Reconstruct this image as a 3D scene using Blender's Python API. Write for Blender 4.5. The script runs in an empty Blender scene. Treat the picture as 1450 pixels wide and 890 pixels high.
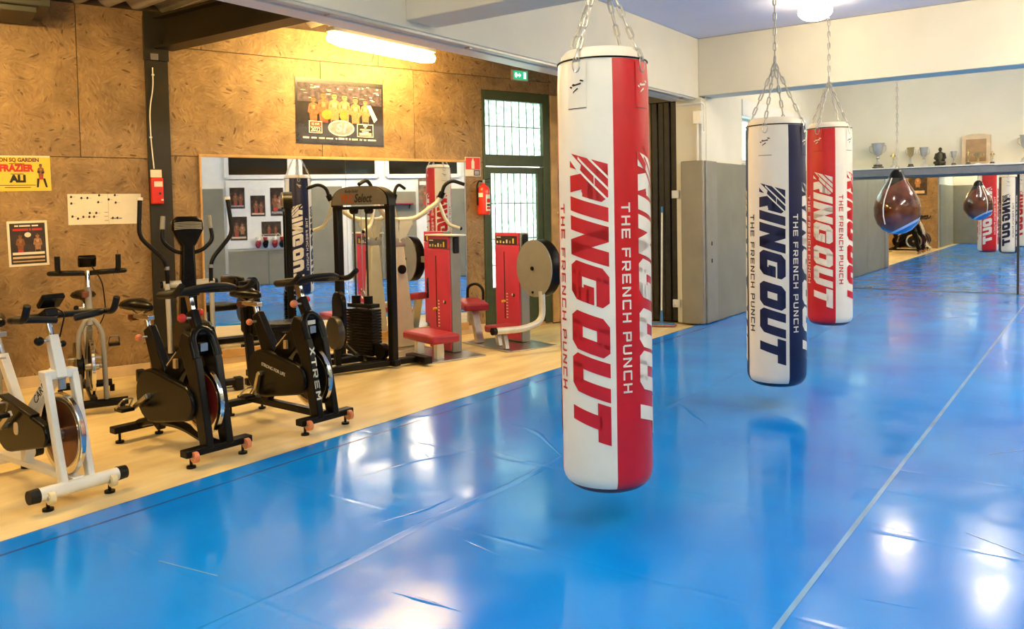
import bpy, bmesh, math, random
from math import sin, cos, pi, radians as R, sqrt
from mathutils import Vector as V, Matrix as M
random.seed(7)
S = bpy.context.scene
COL = S.collection

# ------------------------------------------------------------------ camera
EYE = 1.5
cam = bpy.data.cameras.new('camera')
cam.sensor_fit = 'HORIZONTAL'; cam.sensor_width = 36.0
cam.lens = 1180.0/1450.0*36.0
cam.shift_y = (346.0-445.0)/1450.0
cam.clip_start = .05; cam.clip_end = 200
co = bpy.data.objects.new('camera', cam); COL.objects.link(co)
yaw, pit, rol = R(35.5), R(2.4), R(1.1)
fw = V((-sin(yaw), cos(yaw), 0)); rt = V((cos(yaw), sin(yaw), 0)); up = V((0, 0, 1))
f2 = fw*cos(pit)-up*sin(pit); u2 = up*cos(pit)+fw*sin(pit)
r3 = rt*cos(rol)-u2*sin(rol); u3 = u2*cos(rol)+rt*sin(rol)
co.matrix_world = M(((r3.x, u3.x, -f2.x, 0), (r3.y, u3.y, -f2.y, 0), (r3.z, u3.z, -f2.z, EYE), (0, 0, 0, 1)))
S.camera = co

# ------------------------------------------------------------------ world and exposure
wd = bpy.data.worlds.new('world'); S.world = wd; wd.use_nodes = True
wd.node_tree.nodes['Background'].inputs[0].default_value = (1.0, .97, .90, 1)
wd.node_tree.nodes['Background'].inputs[1].default_value = 2.6
S.view_settings.view_transform = 'Standard'
S.view_settings.look = 'None'
S.view_settings.gamma = 1.0
S.view_settings.use_curve_mapping = False
S.view_settings.exposure = 1.72
LAMP_ROOM = 13.0          # opal ceiling globes of the mat room
LAMP_TUBE = 38.0          # strip light in the annex
ADDED_STRIP = 19.0         # unseen strip lights added to brighten the mat room

# ------------------------------------------------------------------ materials
MT = {}
def nt(name):
    m = bpy.data.materials.new(name); m.use_nodes = True
    t = m.node_tree
    return m, t, t.nodes['Principled BSDF']
def mat(name, col, rough=.5, metal=0., spec=.5, var=.08, scale=9., bump=0., bscale=60., coat=0., emit=None, es=0.):
    if name in MT: return MT[name]
    m, t, b = nt(name)
    tc = t.nodes.new('ShaderNodeTexCoord'); nz = t.nodes.new('ShaderNodeTexNoise')
    nz.inputs['Scale'].default_value = scale; nz.inputs['Detail'].default_value = 4
    t.links.new(tc.outputs['Object'], nz.inputs['Vector'])
    rp = t.nodes.new('ShaderNodeValToRGB')
    rp.color_ramp.elements[0].position = .3; rp.color_ramp.elements[1].position = .7
    rp.color_ramp.elements[0].color = tuple(c*(1-var) for c in col)+(1,)
    rp.color_ramp.elements[1].color = tuple(min(1, c*(1+var)) for c in col)+(1,)
    t.links.new(nz.outputs['Fac'], rp.inputs['Fac']); t.links.new(rp.outputs['Color'], b.inputs['Base Color'])
    b.inputs['Roughness'].default_value = rough; b.inputs['Metallic'].default_value = metal
    b.inputs['Specular IOR Level'].default_value = spec; b.inputs['Coat Weight'].default_value = coat
    b.inputs['Coat Roughness'].default_value = .08
    if bump:
        n2 = t.nodes.new('ShaderNodeTexNoise'); n2.inputs['Scale'].default_value = bscale; n2.inputs['Detail'].default_value = 3
        bp = t.nodes.new('ShaderNodeBump'); bp.inputs['Strength'].default_value = bump; bp.inputs['Distance'].default_value = .01
        t.links.new(tc.outputs['Object'], n2.inputs['Vector']); t.links.new(n2.outputs['Fac'], bp.inputs['Height'])
        t.links.new(bp.outputs['Normal'], b.inputs['Normal'])
    if emit:
        b.inputs['Emission Color'].default_value = emit+(1,); b.inputs['Emission Strength'].default_value = es
    MT[name] = m
    return m
def osb_mat():
    m, t, b = nt('osb_board')
    N = t.nodes.new; L = t.links.new
    tc = N('ShaderNodeTexCoord'); oi = N('ShaderNodeObjectInfo')
    off = N('ShaderNodeVectorMath'); off.operation = 'SCALE'; off.inputs[3].default_value = 37.
    cb = N('ShaderNodeCombineXYZ'); 
    for i in range(3): L(oi.outputs['Random'], cb.inputs[i])
    L(cb.outputs[0], off.inputs[0])
    ad = N('ShaderNodeVectorMath'); L(tc.outputs['Object'], ad.inputs[0]); L(off.outputs[0], ad.inputs[1])
    wn = N('ShaderNodeTexNoise'); wn.inputs['Scale'].default_value = 5; wn.inputs['Detail'].default_value = 3
    L(ad.outputs[0], wn.inputs['Vector'])
    ws = N('ShaderNodeVectorMath'); ws.operation = 'MULTIPLY_ADD'; ws.inputs[1].default_value = (.003, .003, .003)
    L(wn.outputs['Color'], ws.inputs[0]); L(ad.outputs[0], ws.inputs[2])
    outs = []
    for ang, sc in ((14, (17, 17, 62)), (-28, (19, 19, 60)), (62, (22, 22, 66)), (105, (16, 16, 55))):
        mp = N('ShaderNodeMapping'); mp.vector_type = 'TEXTURE'
        mp.inputs['Rotation'].default_value = (0, R(ang), 0); mp.inputs['Scale'].default_value = tuple(1/s for s in sc)
        L(ws.outputs[0], mp.inputs['Vector'])
        vo = N('ShaderNodeTexVoronoi'); vo.inputs['Scale'].default_value = 1.
        L(mp.outputs[0], vo.inputs['Vector'])
        bw = N('ShaderNodeSeparateColor'); L(vo.outputs['Color'], bw.inputs[0])
        outs.append(bw.outputs[0])
    def mixf(a, c, f):
        mx = N('ShaderNodeMix'); mx.data_type = 'FLOAT'
        L(f, mx.inputs[0]); L(a, mx.inputs[2]); L(c, mx.inputs[3]); return mx.outputs[0]
    def mask(sc, p):
        n = N('ShaderNodeTexNoise'); n.inputs['Scale'].default_value = sc; L(ad.outputs[0], n.inputs['Vector'])
        r = N('ShaderNodeMapRange'); r.inputs[1].default_value = p-.04; r.inputs[2].default_value = p+.04
        L(n.outputs['Fac'], r.inputs[0]); return r.outputs[0]
    v = mixf(outs[0], outs[1], mask(6, .5)); v2 = mixf(outs[2], outs[3], mask(7.3, .52))
    v = mixf(v, v2, mask(4.1, .5))
    rp = N('ShaderNodeValToRGB'); e = rp.color_ramp.elements
    e[0].position = 0; e[0].color = (.13, .065, .02, 1); e[1].position = 1; e[1].color = (.52, .345, .15, 1)
    for p, c in ((.05, (.345, .20, .075, 1)), (.32, (.41, .25, .098, 1)), (.80, (.46, .29, .117, 1))):
        k = e.new(p); k.color = c
    L(v, rp.inputs[0])
    big = N('ShaderNodeTexNoise'); big.inputs['Scale'].default_value = 4.5; big.inputs['Detail'].default_value = 5
    L(ad.outputs[0], big.inputs['Vector'])
    hs = N('ShaderNodeMix'); hs.data_type = 'RGBA'; hs.blend_type = 'MULTIPLY'
    mr = N('ShaderNodeMapRange'); mr.inputs[1].default_value = .3; mr.inputs[2].default_value = .7; mr.inputs[3].default_value = .52; mr.inputs[4].default_value = .88
    L(big.outputs['Fac'], mr.inputs[0]); hs.inputs[0].default_value = 1.
    L(rp.outputs[0], hs.inputs[6]); L(mr.outputs[0], hs.inputs[7])
    L(hs.outputs[2], b.inputs['Base Color'])
    bp = N('ShaderNodeBump'); bp.inputs['Strength'].default_value = .25; bp.inputs['Distance'].default_value = .004
    L(v, bp.inputs['Height']); L(bp.outputs[0], b.inputs['Normal'])
    b.inputs['Roughness'].default_value = .55
    return m
OSB = osb_mat()
def mat_blue():
    m, t, b = nt('blue_vinyl'); N = t.nodes.new; L = t.links.new
    tc = N('ShaderNodeTexCoord')
    n1 = N('ShaderNodeTexNoise'); n1.inputs['Scale'].default_value = .9; n1.inputs['Detail'].default_value = 5
    L(tc.outputs['Object'], n1.inputs['Vector'])
    rp = N('ShaderNodeValToRGB'); e = rp.color_ramp.elements
    e[0].position = .3; e[0].color = (.001, .21, .88, 1); e[1].position = .72; e[1].color = (.002, .31, .99, 1)
    L(n1.outputs['Fac'], rp.inputs[0]); L(rp.outputs[0], b.inputs['Base Color'])
    # scuffs
    n4 = N('ShaderNodeTexNoise'); n4.inputs['Scale'].default_value = 3.2; n4.inputs['Detail'].default_value = 8
    L(tc.outputs['Object'], n4.inputs['Vector'])
    mr = N('ShaderNodeMapRange'); mr.inputs[1].default_value = .42; mr.inputs[2].default_value = .75; mr.inputs[3].default_value = .12; mr.inputs[4].default_value = .27
    L(n4.outputs['Fac'], mr.inputs[0]); L(mr.outputs[0], b.inputs['Roughness'])
    b.inputs['Specular IOR Level'].default_value = .46
    # wrinkles of the loose cover
    mp = N('ShaderNodeMapping'); mp.inputs['Scale'].default_value = (1.0, .45, 1); mp.inputs['Rotation'].default_value = (0, 0, R(25))
    L(tc.outputs['Object'], mp.inputs[0])
    n2 = N('ShaderNodeTexNoise'); n2.inputs['Scale'].default_value = 1.3; n2.inputs['Detail'].default_value = 2; n2.inputs['Distortion'].default_value = .6
    L(mp.outputs[0], n2.inputs['Vector'])
    n3 = N('ShaderNodeTexNoise'); n3.inputs['Scale'].default_value = 7.; n3.inputs['Detail'].default_value = 3; n3.inputs['Distortion'].default_value = 1.5
    L(mp.outputs[0], n3.inputs['Vector'])
    b1 = N('ShaderNodeBump'); b1.inputs['Strength'].default_value = .05; b1.inputs['Distance'].default_value = .05
    L(n2.outputs['Fac'], b1.inputs['Height'])
    b2 = N('ShaderNodeBump'); b2.inputs['Strength'].default_value = .02; b2.inputs['Distance'].default_value = .01
    L(n3.outputs['Fac'], b2.inputs['Height']); L(b1.outputs[0], b2.inputs['Normal'])
    # joints of the foam tiles pressing through the cover
    sx = N('ShaderNodeSeparateXYZ'); L(tc.outputs['Object'], sx.inputs[0])
    fr = N('ShaderNodeMath'); fr.operation = 'PINGPONG'; fr.inputs[1].default_value = .5; L(sx.outputs[1], fr.inputs[0])
    ln = N('ShaderNodeMapRange'); ln.inputs[1].default_value = 0; ln.inputs[2].default_value = .022; L(fr.outputs[0], ln.inputs[0])
    b3 = N('ShaderNodeBump'); b3.inputs['Strength'].default_value = .06; b3.inputs['Distance'].default_value = .012
    L(ln.outputs[0], b3.inputs['Height']); L(b2.outputs[0], b3.inputs['Normal']); L(b3.outputs[0], b.inputs['Normal'])
    return m
BLUE = mat_blue()
def mat_woodfloor():
    m, t, b = nt('wood_vinyl'); N = t.nodes.new; L = t.links.new
    tc = N('ShaderNodeTexCoord'); mp = N('ShaderNodeMapping'); mp.inputs['Scale'].default_value = (3, .7, 1); mp.inputs['Rotation'].default_value = (0, 0, R(-18))
    L(tc.outputs['Object'], mp.inputs[0])
    n = N('ShaderNodeTexNoise'); n.inputs['Scale'].default_value = 2.2; n.inputs['Detail'].default_value = 7; L(mp.outputs[0], n.inputs['Vector'])
    rp = N('ShaderNodeValToRGB'); e = rp.color_ramp.elements
    e[0].position = .32; e[0].color = (.72, .54, .25, 1); e[1].position = .66; e[1].color = (.90, .74, .40, 1)
    L(n.outputs['Fac'], rp.inputs[0]); L(rp.outputs[0], b.inputs['Base Color'])
    b.inputs['Roughness'].default_value = .38; b.inputs['Specular IOR Level'].default_value = .4
    return m
WOODF = mat_woodfloor()
def mat_frost():
    m = bpy.data.materials.new('frosted_glass'); m.use_nodes = True; t = m.node_tree; N = t.nodes.new; L = t.links.new
    t.nodes.remove(t.nodes['Principled BSDF']); out = t.nodes['Material Output']
    tc = N('ShaderNodeTexCoord'); n = N('ShaderNodeTexNoise'); n.inputs['Scale'].default_value = 22; n.inputs['Detail'].default_value = 8
    L(tc.outputs['Object'], n.inputs['Vector'])
    rp = N('ShaderNodeValToRGB'); e = rp.color_ramp.elements
    e[0].position = .38; e[0].color = (.38, .50, .45, 1); e[1].position = .66; e[1].color = (.72, .86, .88, 1)
    L(n.outputs['Fac'], rp.inputs[0])
    tr = N('ShaderNodeBsdfTranslucent'); gl = N('ShaderNodeBsdfGlossy'); gl.inputs['Roughness'].default_value = .15
    L(rp.outputs[0], tr.inputs[0]); mx = N('ShaderNodeMixShader'); mx.inputs[0].default_value = .06
    L(tr.outputs[0], mx.inputs[1]); L(gl.outputs[0], mx.inputs[2]); L(mx.outputs[0], out.inputs[0])
    return m
FROST = mat_frost()
def mat_glow(name, col, st):
    m, t, b = nt(name)
    b.inputs['Base Color'].default_value = (.9, .9, .88, 1); b.inputs['Roughness'].default_value = .4
    b.inputs['Emission Color'].default_value = col+(1,); b.inputs['Emission Strength'].default_value = st
    return m
MIRROR = mat('mirror_silver', (.93, .94, .92), .012, 1., var=.01)
CREAM = mat('cream_paint', (.80, .745, .58), .75, var=.04, scale=2, bump=.06, bscale=90)
WHITEC = mat('ceiling_paint', (.72, .735, .86), .8, var=.03, scale=1.5, bump=.05)
GREYP = mat('grey_pad_vinyl', (.25, .228, .155), .45, var=.08, scale=3, bump=.04, bscale=40)
TAUPE = mat('taupe_pad_vinyl', (.29, .26, .19), .42, var=.08, scale=4, bump=.05, bscale=30)
OLIVE = mat('olive_steel', (.026, .021, .009), .45, .2, var=.2, scale=5)
BLACK = mat('black_paint', (.005, .0045, .004), .34, spec=.2, var=.2)
BLACKM = mat('black_gloss', (.005, .0045, .004), .24, spec=.18, var=.1)
RUBBER = mat('black_rubber', (.006, .0055, .005), .5, spec=.28, var=.2, bump=.05)
CHROME = mat('chrome', (.72, .72, .70), .14, 1., var=.04)
STEEL = mat('brushed_steel', (.52, .51, .47), .32, 1., var=.08, scale=20)
SILVER = mat('silver_paint', (.60, .58, .50), .35, .25, var=.05)
GREYM = mat('grey_machine_paint', (.28, .27, .235), .42, .2, var=.06)
WHITEP = mat('white_paint', (.82, .79, .70), .3, var=.03)
REDM = mat('red_machine_panel', (.60, .035, .085), .38, var=.1, scale=4)
REDV = mat('red_vinyl', (.36, .018, .04), .42, var=.1, bump=.04)
REDE = mat('red_enamel', (.72, .035, .02), .25, var=.05)
PINE = mat('pine_trim', (.56, .34, .13), .5, var=.18, scale=6)
LIGHTW = mat('pale_wood', (.66, .50, .30), .5, var=.12, scale=8)
GREEN = mat('dark_green_paint', (.055, .075, .028), .4, var=.12)
DARKW = mat('dark_wood', (.055, .030, .012), .5, var=.3, scale=12)
PAPER = mat('white_paper', (.80, .76, .62), .7, var=.03)
INK = mat('black_ink', (.015, .013, .012), .6)
SKIN = mat('print_skin', (.24, .085, .028), .6, var=.35, scale=40)
SKINL = mat('print_skin_light', (.36, .175, .075), .6, var=.25, scale=40)
REDI = mat('print_red', (.55, .03, .02), .6)
YEL = mat('print_yellow', (.80, .58, .06), .6, var=.06)
PURPLE = mat('print_purple', (.05, .03, .045), .6, var=.9, scale=26)
GOLD = mat('gold_plate', (.80, .50, .12), .25, .9)
GREYPR = mat('print_grey', (.32, .28, .27), .6, var=.4, scale=30)
PGREEN = mat('sign_green', (.02, .26, .11), .5, emit=(.03, .45, .2), es=.35)
PWHITE = mat('sign_white', (.85, .85, .82), .5, emit=(.9, 1., .92), es=.5)
BAGW = mat('bag_white_vinyl', (.93, .85, .70), .38, var=.03, scale=6, bump=.05, bscale=25)
BAGR = mat('bag_red_vinyl', (.66, .010, .014), .36, var=.06, scale=6, bump=.05, bscale=25)
BAGN = mat('bag_navy_vinyl', (.008, .010, .055), .36, var=.1, scale=6, bump=.05, bscale=25)
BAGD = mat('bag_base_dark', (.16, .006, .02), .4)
ORANGE = mat('orange_plastic', (.75, .24, .11), .4)
CREAMPL = mat('cream_plastic', (.80, .68, .42), .4)
FLYRED = mat('flywheel_red', (.20, .012, .012), .3, .3)
FLYBRN = mat('flywheel_copper', (.16, .055, .025), .28, .6, var=.3)

# ------------------------------------------------------------------ mesh helpers
class MB:
    def __init__(s): s.v = []; s.f = []
    def add(s, vs, fs, mx=None):
        o = len(s.v)
        for p in vs:
            p = V(p); s.v.append(mx @ p if mx else p)
        for f in fs: s.f.append([o+i for i in f])
        return s
    def box(s, c, d, mx=None):
        x, y, z = c; a, b, h = d[0]/2, d[1]/2, d[2]/2
        vs = [(x+i*a, y+j*b, z+k*h) for i in (-1, 1) for j in (-1, 1) for k in (-1, 1)]
        return s.add(vs, [(0, 1, 3, 2), (4, 6, 7, 5), (0, 4, 5, 1), (2, 3, 7, 6), (0, 2, 6, 4), (1, 5, 7, 3)], mx)
    def bb(s, p, q): return s.box([(a+b)/2 for a, b in zip(p, q)], [abs(a-b) for a, b in zip(p, q)])
    def bar(s, p, q, w, h, up=(0, 0, 1), w2=None, h2=None):
        p, q = V(p), V(q); d = (q-p).normalized(); upv = V(up)
        if abs(d.dot(upv)) > .98: upv = V((1, 0, 0))
        sd = d.cross(upv).normalized(); u = sd.cross(d)
        w2 = w if w2 is None else w2; h2 = h if h2 is None else h2
        vs = [p+sd*i*w/2+u*j*h/2 for i, j in ((-1, -1), (1, -1), (1, 1), (-1, 1))]+[q+sd*i*w2/2+u*j*h2/2 for i, j in ((-1, -1), (1, -1), (1, 1), (-1, 1))]
        return s.add(vs, [(3, 2, 1, 0), (4, 5, 6, 7), (0, 1, 5, 4), (1, 2, 6, 5), (2, 3, 7, 6), (3, 0, 4, 7)])
    def tube(s, pts, r, seg=10, closed=False, cap=True, rr=None):
        pts = [V(p) for p in pts]; n = len(pts); o = len(s.v); prev = None
        for i, p in enumerate(pts):
            a = pts[i-1] if (i > 0 or closed) else p; b = pts[(i+1) % n] if (i < n-1 or closed) else p
            d = (b-a).normalized()
            if prev is None:
                k = V((0, 0, 1)) if abs(d.z) < .9 else V((1, 0, 0)); e1 = d.cross(k).normalized()
            else:
                e1 = (prev-d*prev.dot(d)).normalized()
            prev = e1; e2 = d.cross(e1); ri = rr[i] if rr else r
            for j in range(seg):
                t = 2*pi*j/seg; s.v.append(p+(e1*cos(t)+e2*sin(t))*ri)
        m = n if closed else n-1
        for i in range(m):
            for j in range(seg):
                a = o+i*seg+j; b = o+i*seg+(j+1) % seg; c = o+((i+1) % n)*seg+(j+1) % seg; d = o+((i+1) % n)*seg+j
                s.f.append([a, b, c, d])
        if cap and not closed:
            s.f.append([o+j for j in range(seg)][::-1]); s.f.append([o+(n-1)*seg+j for j in range(seg)])
        return s
    def cyl(s, p, q, r, r2=None, seg=20): return s.tube([p, q], r, seg, rr=[r, r if r2 is None else r2])
    def lathe(s, prof, seg=24, mx=None, a0=0., a1=2*pi):
        o = len(s.v); full = abs(a1-a0-2*pi) < 1e-6; n = seg if full else seg+1
        for (r, z) in prof:
            for j in range(n):
                t = a0+(a1-a0)*j/seg; p = V((r*cos(t), r*sin(t), z)); s.v.append(mx @ p if mx else p)
        for i in range(len(prof)-1):
            for j in range(seg):
                k = (j+1) % n
                s.f.append([o+i*n+j, o+i*n+k, o+(i+1)*n+k, o+(i+1)*n+j])
        return s
    def prism(s, poly, h, mx=None):
        n = len(poly); vs = [(x, y, -h/2) for x, y in poly]+[(x, y, h/2) for x, y in poly]
        fs = [list(range(n))[::-1], list(range(n, 2*n))]+[[i, (i+1) % n, n+(i+1) % n, n+i] for i in range(n)]
        return s.add(vs, fs, mx)
    def ball(s, c, r, seg=14, rings=8, mx=None):
        c = V(c); r = r if isinstance(r, (tuple, list)) else (r, r, r); o = len(s.v)
        for i in range(rings+1):
            th = pi*i/rings
            for j in range(seg):
                p = V((r[0]*sin(th)*cos(2*pi*j/seg), r[1]*sin(th)*sin(2*pi*j/seg), r[2]*cos(th)))
                if mx: p = mx @ p
                s.v.append(c+p)
        for i in range(rings):
            for j in range(seg):
                k = (j+1) % seg; s.f.append([o+i*seg+j, o+(i+1)*seg+j, o+(i+1)*seg+k, o+i*seg+k])
        return s
    def mesh(s, name, m, smooth=True, ang=38):
        me = bpy.data.meshes.new(name); me.from_pydata([tuple(p) for p in s.v], [], s.f)
        bm = bmesh.new(); bm.from_mesh(me); bmesh.ops.remove_doubles(bm, verts=bm.verts, dist=1e-5)
        bmesh.ops.recalc_face_normals(bm, faces=bm.faces); bm.to_mesh(me); bm.free()
        if smooth:
            me.polygons.foreach_set('use_smooth', [True]*len(me.polygons)); me.set_sharp_from_angle(angle=R(ang))
        me.materials.append(m); me.update(); return me
    def build(s, name, m, parent=None, mx=None, bevel=0, smooth=True, label=None):
        return link(name, s.mesh(name, m, smooth), parent, mx, bevel, label)
def link(name, me, parent=None, mx=None, bevel=0, label=None):
    o = bpy.data.objects.new(name, me); COL.objects.link(o)
    if mx is not None: o.matrix_world = mx
    if parent: o.parent = parent
    if bevel:
        b = o.modifiers.new('bevel', 'BEVEL'); b.width = bevel; b.segments = 2; b.limit_method = 'ANGLE'; b.angle_limit = R(40)
    if label: o['label'] = label
    return o
def tag(o, label, cat, group=None):
    o['label'] = label; o['category'] = cat
    if group: o['group'] = group
    return o
def struct(o): o['kind'] = 'structure'; return o
def thing(name, label, cat, loc=(0, 0, 0), rz=0, group=None):
    o = bpy.data.objects.new(name, None); COL.objects.link(o); o.empty_display_size = .1
    o.location = loc; o.rotation_euler = (0, 0, rz)
    return tag(o, label, cat, group)
def rrect(w, h, r, n=4):
    pts = []
    for cx, cy, a in ((w/2-r, h/2-r, 0), (-w/2+r, h/2-r, 90), (-w/2+r, -h/2+r, 180), (w/2-r, -h/2+r, 270)):
        for i in range(n+1):
            t = R(a+90*i/n); pts.append((cx+r*cos(t), cy+r*sin(t)))
    return pts
def curve(pts, r=.05, n=5):
    """round the corners of a polyline"""
    P = [V(p) for p in pts]; out = [P[0]]
    for i in range(1, len(P)-1):
        a, b, c = P[i-1], P[i], P[i+1]; l = min(r, (a-b).length*.48, (c-b).length*.48)
        p0 = b+(a-b).normalized()*l; p1 = b+(c-b).normalized()*l
        for k in range(n+1):
            t = k/n; out.append(p0*(1-t)**2+b*2*t*(1-t)+p1*t*t)
    out.append(P[-1]); return out
def frame_mx(o, ex, ey):
    ex = V(ex).normalized(); ey = V(ey); ey = (ey-ex*ey.dot(ex)).normalized(); ez = ex.cross(ey)
    return M(((ex.x, ey.x, ez.x, o[0]), (ex.y, ey.y, ez.y, o[1]), (ex.z, ey.z, ez.z, o[2]), (0, 0, 0, 1)))
def text(name, s, size, m, parent, mx, align='CENTER', ext=.0008, sx=1., shear=0, bold=0.):
    c = bpy.data.curves.new(name, 'FONT'); c.body = s; c.size = size; c.align_x = align; c.align_y = 'CENTER'
    c.extrude = ext; c.shear = shear; c.offset = bold; c.resolution_u = 3
    o = bpy.data.objects.new(name, c); COL.objects.link(o)
    dg = bpy.context.evaluated_depsgraph_get(); me = bpy.data.meshes.new_from_object(o.evaluated_get(dg))
    bpy.data.objects.remove(o); bpy.data.curves.remove(c)
    me.transform(M.Diagonal((sx, 1, 1, 1))); me.materials.clear(); me.materials.append(m)
    return link(name, me, parent, mx)

# ------------------------------------------------------------------ wall frame: s along the board wall, o out of it
WA = R(18.6); P0 = V((-7.05, 6.06, 0)); UU = V((sin(WA), cos(WA), 0)); NN = V((cos(WA), -sin(WA), 0))
def W(s, o, z=0.): return P0+UU*s+NN*o+V((0, 0, z))
WRZ = -WA                                   # local +x = NN, local +y = UU
def wmx(s, o, z): return frame_mx(W(s, o, z), UU, (0, 0, 1))   # local x along the wall, y up, z = out of wall (NN)
def wmx_flat(s, o, z):
    return frame_mx(W(s, o, z), UU, (0, 0, 1))

# ================================================================== THE SETTING
XM, XS, XR = -4.22, -4.14, 2.2           # mat edge, far side wall, right wall
YB, YN, YA = 15.38, -2.2, .9             # mirror wall, wall behind the camera, annex end wall
ZC, ZB = 3.6, 2.88                       # ceiling, underside of beams
fl = MB(); fl.bb((-9.2, -2.3, -.06), (-4.0, 10.6, -.018)); struct(fl.build('floor', WOODF))
sub = MB(); sub.bb((-4.8, -2.5, -.075), (2.4, 15.7, -.061)); struct(sub.build('floor_concrete', CREAM))

# blue mat with a rounded, slightly wavy edge
def training_mat():
    t = thing('training_mat', 'large glossy blue vinyl training mat covering the floor under the punching bags', 'mat')
    x0, x1, y0, y1 = XM, XR, YN, YB
    b = MB(); NX, NY = 60, 150; rows = []
    rnd = random.Random(3)
    ph = [(rnd.uniform(.8, 4), rnd.uniform(0, 6), rnd.uniform(.001, .0025)) for _ in range(8)]
    xs = [0, .004, .012, .025, .05, .09, .14, .2]+[.2+(x1-x0-.2)*i/(NX-8) for i in range(1, NX-7)]
    for j in range(NY+1):
        y = y0+(y1-y0)*j/NY
        if y > 9.93: xa = XS
        else: xa = x0
        for i, dx in enumerate(xs):
            e = sum(a*sin(f*y*2+p) for f, p, a in ph)*max(0, 1-dx/.3)
            z = -.018+.018*min(1, sqrt(dx/.025)) if dx < .025 else 0
            if i == 0: z = -.018
            z += .006*math.exp(-((dx-.16)/.035)**2)*(.6+.4*sin(y*7+sin(y*3)*2))*(1 if 4.3 < y < 6.9 else .35)
            x = xa+dx*(x1-xa)/(x1-x0)+(e if i < 8 and y < 9.8 else 0)
            b.v.append(V((x, y, z)))
    n = len(xs)
    for j in range(NY):
        for i in range(n-1): b.f.append([j*n+i, j*n+i+1, (j+1)*n+i+1, (j+1)*n+i])
    b.build('cover', BLUE, t)
    TAPE = mat('clear_seam_tape', (.16, .40, .76), .22, var=.2, scale=3)
    k = MB(); k.bb((-.950, -2.1, .0005), (-.928, 15.2, .0016)); k.build('seam_tape', TAPE, t, label='pale seam tape line')
    TB = mat('blue_edge_tape', (.008, .10, .40), .25, var=.2, scale=3)
    k = MB(); k.bb((-4.02, 1.0, .0005), (-4.0, 9.9, .0014)); k.build('edge_seam', TB, t)
    def fold(pts, w_, h_):
        b = MB(); P = curve(pts, .12, 4); n = 7
        for i, q in enumerate(P):
            d = (P[min(i+1, len(P)-1)]-P[max(i-1, 0)]).normalized(); sd = V((-d.y, d.x, 0)); f = min(1, 3*min(i, len(P)-1-i)/len(P)+.12)
            for j in range(n):
                a = -1+2*j/(n-1); b.v.append(q+sd*a*w_*f+V((0, 0, .0004+h_*f*(1-a*a)**1.5)))
        for i in range(len(P)-1):
            for j in range(n-1): b.f.append([i*n+j, i*n+j+1, (i+1)*n+j+1, (i+1)*n+j])
        b.build('cover_fold', BLUE, t)
    for pts, w_, h_ in (([(-2.284, 2.341), (-2.131, 2.356), (-1.948, 2.367)], .014, .004), ([(-4.054, 4.126), (-4.12, 4.40), (-4.03, 4.55), (-4.08, 4.9)], .02, .006), ([(-4.0, 4.5), (-4.08, 4.8), (-4.0, 5.1), (-4.06, 5.5)], .018, .005),
                        ([(-2.86, 2.82), (-2.78, 3.09), (-2.77, 3.3)], .02, .004), ([(-1.228, 6.04), (-.887, 6.075)], .016, .004), ([(-1.134, 5.28), (-.80, 5.29)], .016, .004), ([(-1.02, 4.6), (-.73, 4.59)], .016, .004),
                        ([(-.946, 4.11), (-.70, 4.06)], .014, .003), ([(-.742, 3.28), (-.55, 3.31)], .014, .004), ([(-3.6, 4.79), (-3.1, 4.6), (-2.63, 4.19)], .03, .004), ([(-3.08, 4.08), (-2.62, 4.03)], .025, .005),
                        ([(-2.36, 2.9), (-1.99, 2.83)], .02, .003), ([(-2.83, 6.05), (-2.4, 5.6), (-2.23, 5.39)], .03, .004), ([(-3.45, 3.2), (-3.4, 3.6), (-3.2, 4.1)], .02, .004), ([(-3.7, 4.0), (-3.3, 3.75)], .02, .004)):
        fold([(a_, c_, 0) for a_, c_ in pts], w_, h_)
    b = MB()
    for i in range(41):
        y = -1+15.5*i/40; x = -2.67+.012*sin(i*1.7)
        for dx, z in ((-.006, .0002), (0, .0022), (.012, .0026), (.05, .0004)): b.v.append(V((x+dx, y, z)))
    for i in range(40):
        for j in range(3): b.f.append([i*4+j, i*4+j+1, i*4+j+5, i*4+j+4])
    b.build('cover_seam', BLUE, t)
    for (xa, ya, xb, yb) in ((-3.35, 2.0, -3.0, 2.05), (-.5, 4.2, -.15, 4.0), (-.55, 5.6, -.3, 5.9)):
        k = MB(); k.bar((xa, ya, .001), (xb, yb, .001), .006, .0012); k.build('scuff_mark', TAPE, t)
    return t
training_mat()

# ceilings and beams
c = MB(); c.bb((-4.5, YN, ZC), (XR+.2, YB+.2, ZC+.15)); struct(c.build('ceiling', WHITEC))
def beam(name, p, q, m=CREAM, bev=.008):
    b = MB(); b.bb(p, q); return struct(b.build(name, m, bevel=bev))
beam('ceiling_beam_edge', (-4.55, -2.4, 2.85), (-4.2, 10.35, ZC-.002))
beam('ceiling_beam_cross', (-4.2, 4.6, 2.9), (XR, 4.94, ZC-.002))
beam('ceiling_beam_cross', (-4.2, 10.0, ZB), (XR, 10.34, ZC-.002))
beam('ceiling_beam_cross', (-4.2, -.85, 2.9), (XR, -.5, ZC-.002))
trk = thing('curtain_track', 'white double sliding track fixed under the long concrete beam', 'track')
for dx, z, m in ((-.03, 2.838, SILVER), (-.13, 2.836, WHITEP)):
    b = MB(); b.bb((-4.2+dx-.04, -2.3, z-.012), (-4.2+dx+.02, 9.9, z+.012)); b.build('rail', m, trk, bevel=.004)
b = MB(); b.bb((-4.52, -2.3, 2.836), (-4.40, 9.9, 2.85)); b.build('cover_strip', WHITEP, trk)
for y in (3.9, 5.4, 6.9, 8.4, 9.6):
    b = MB(); b.box((-4.25, y, 2.83), (.05, .04, .03)); b.build('bracket', STEEL, trk)

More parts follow.
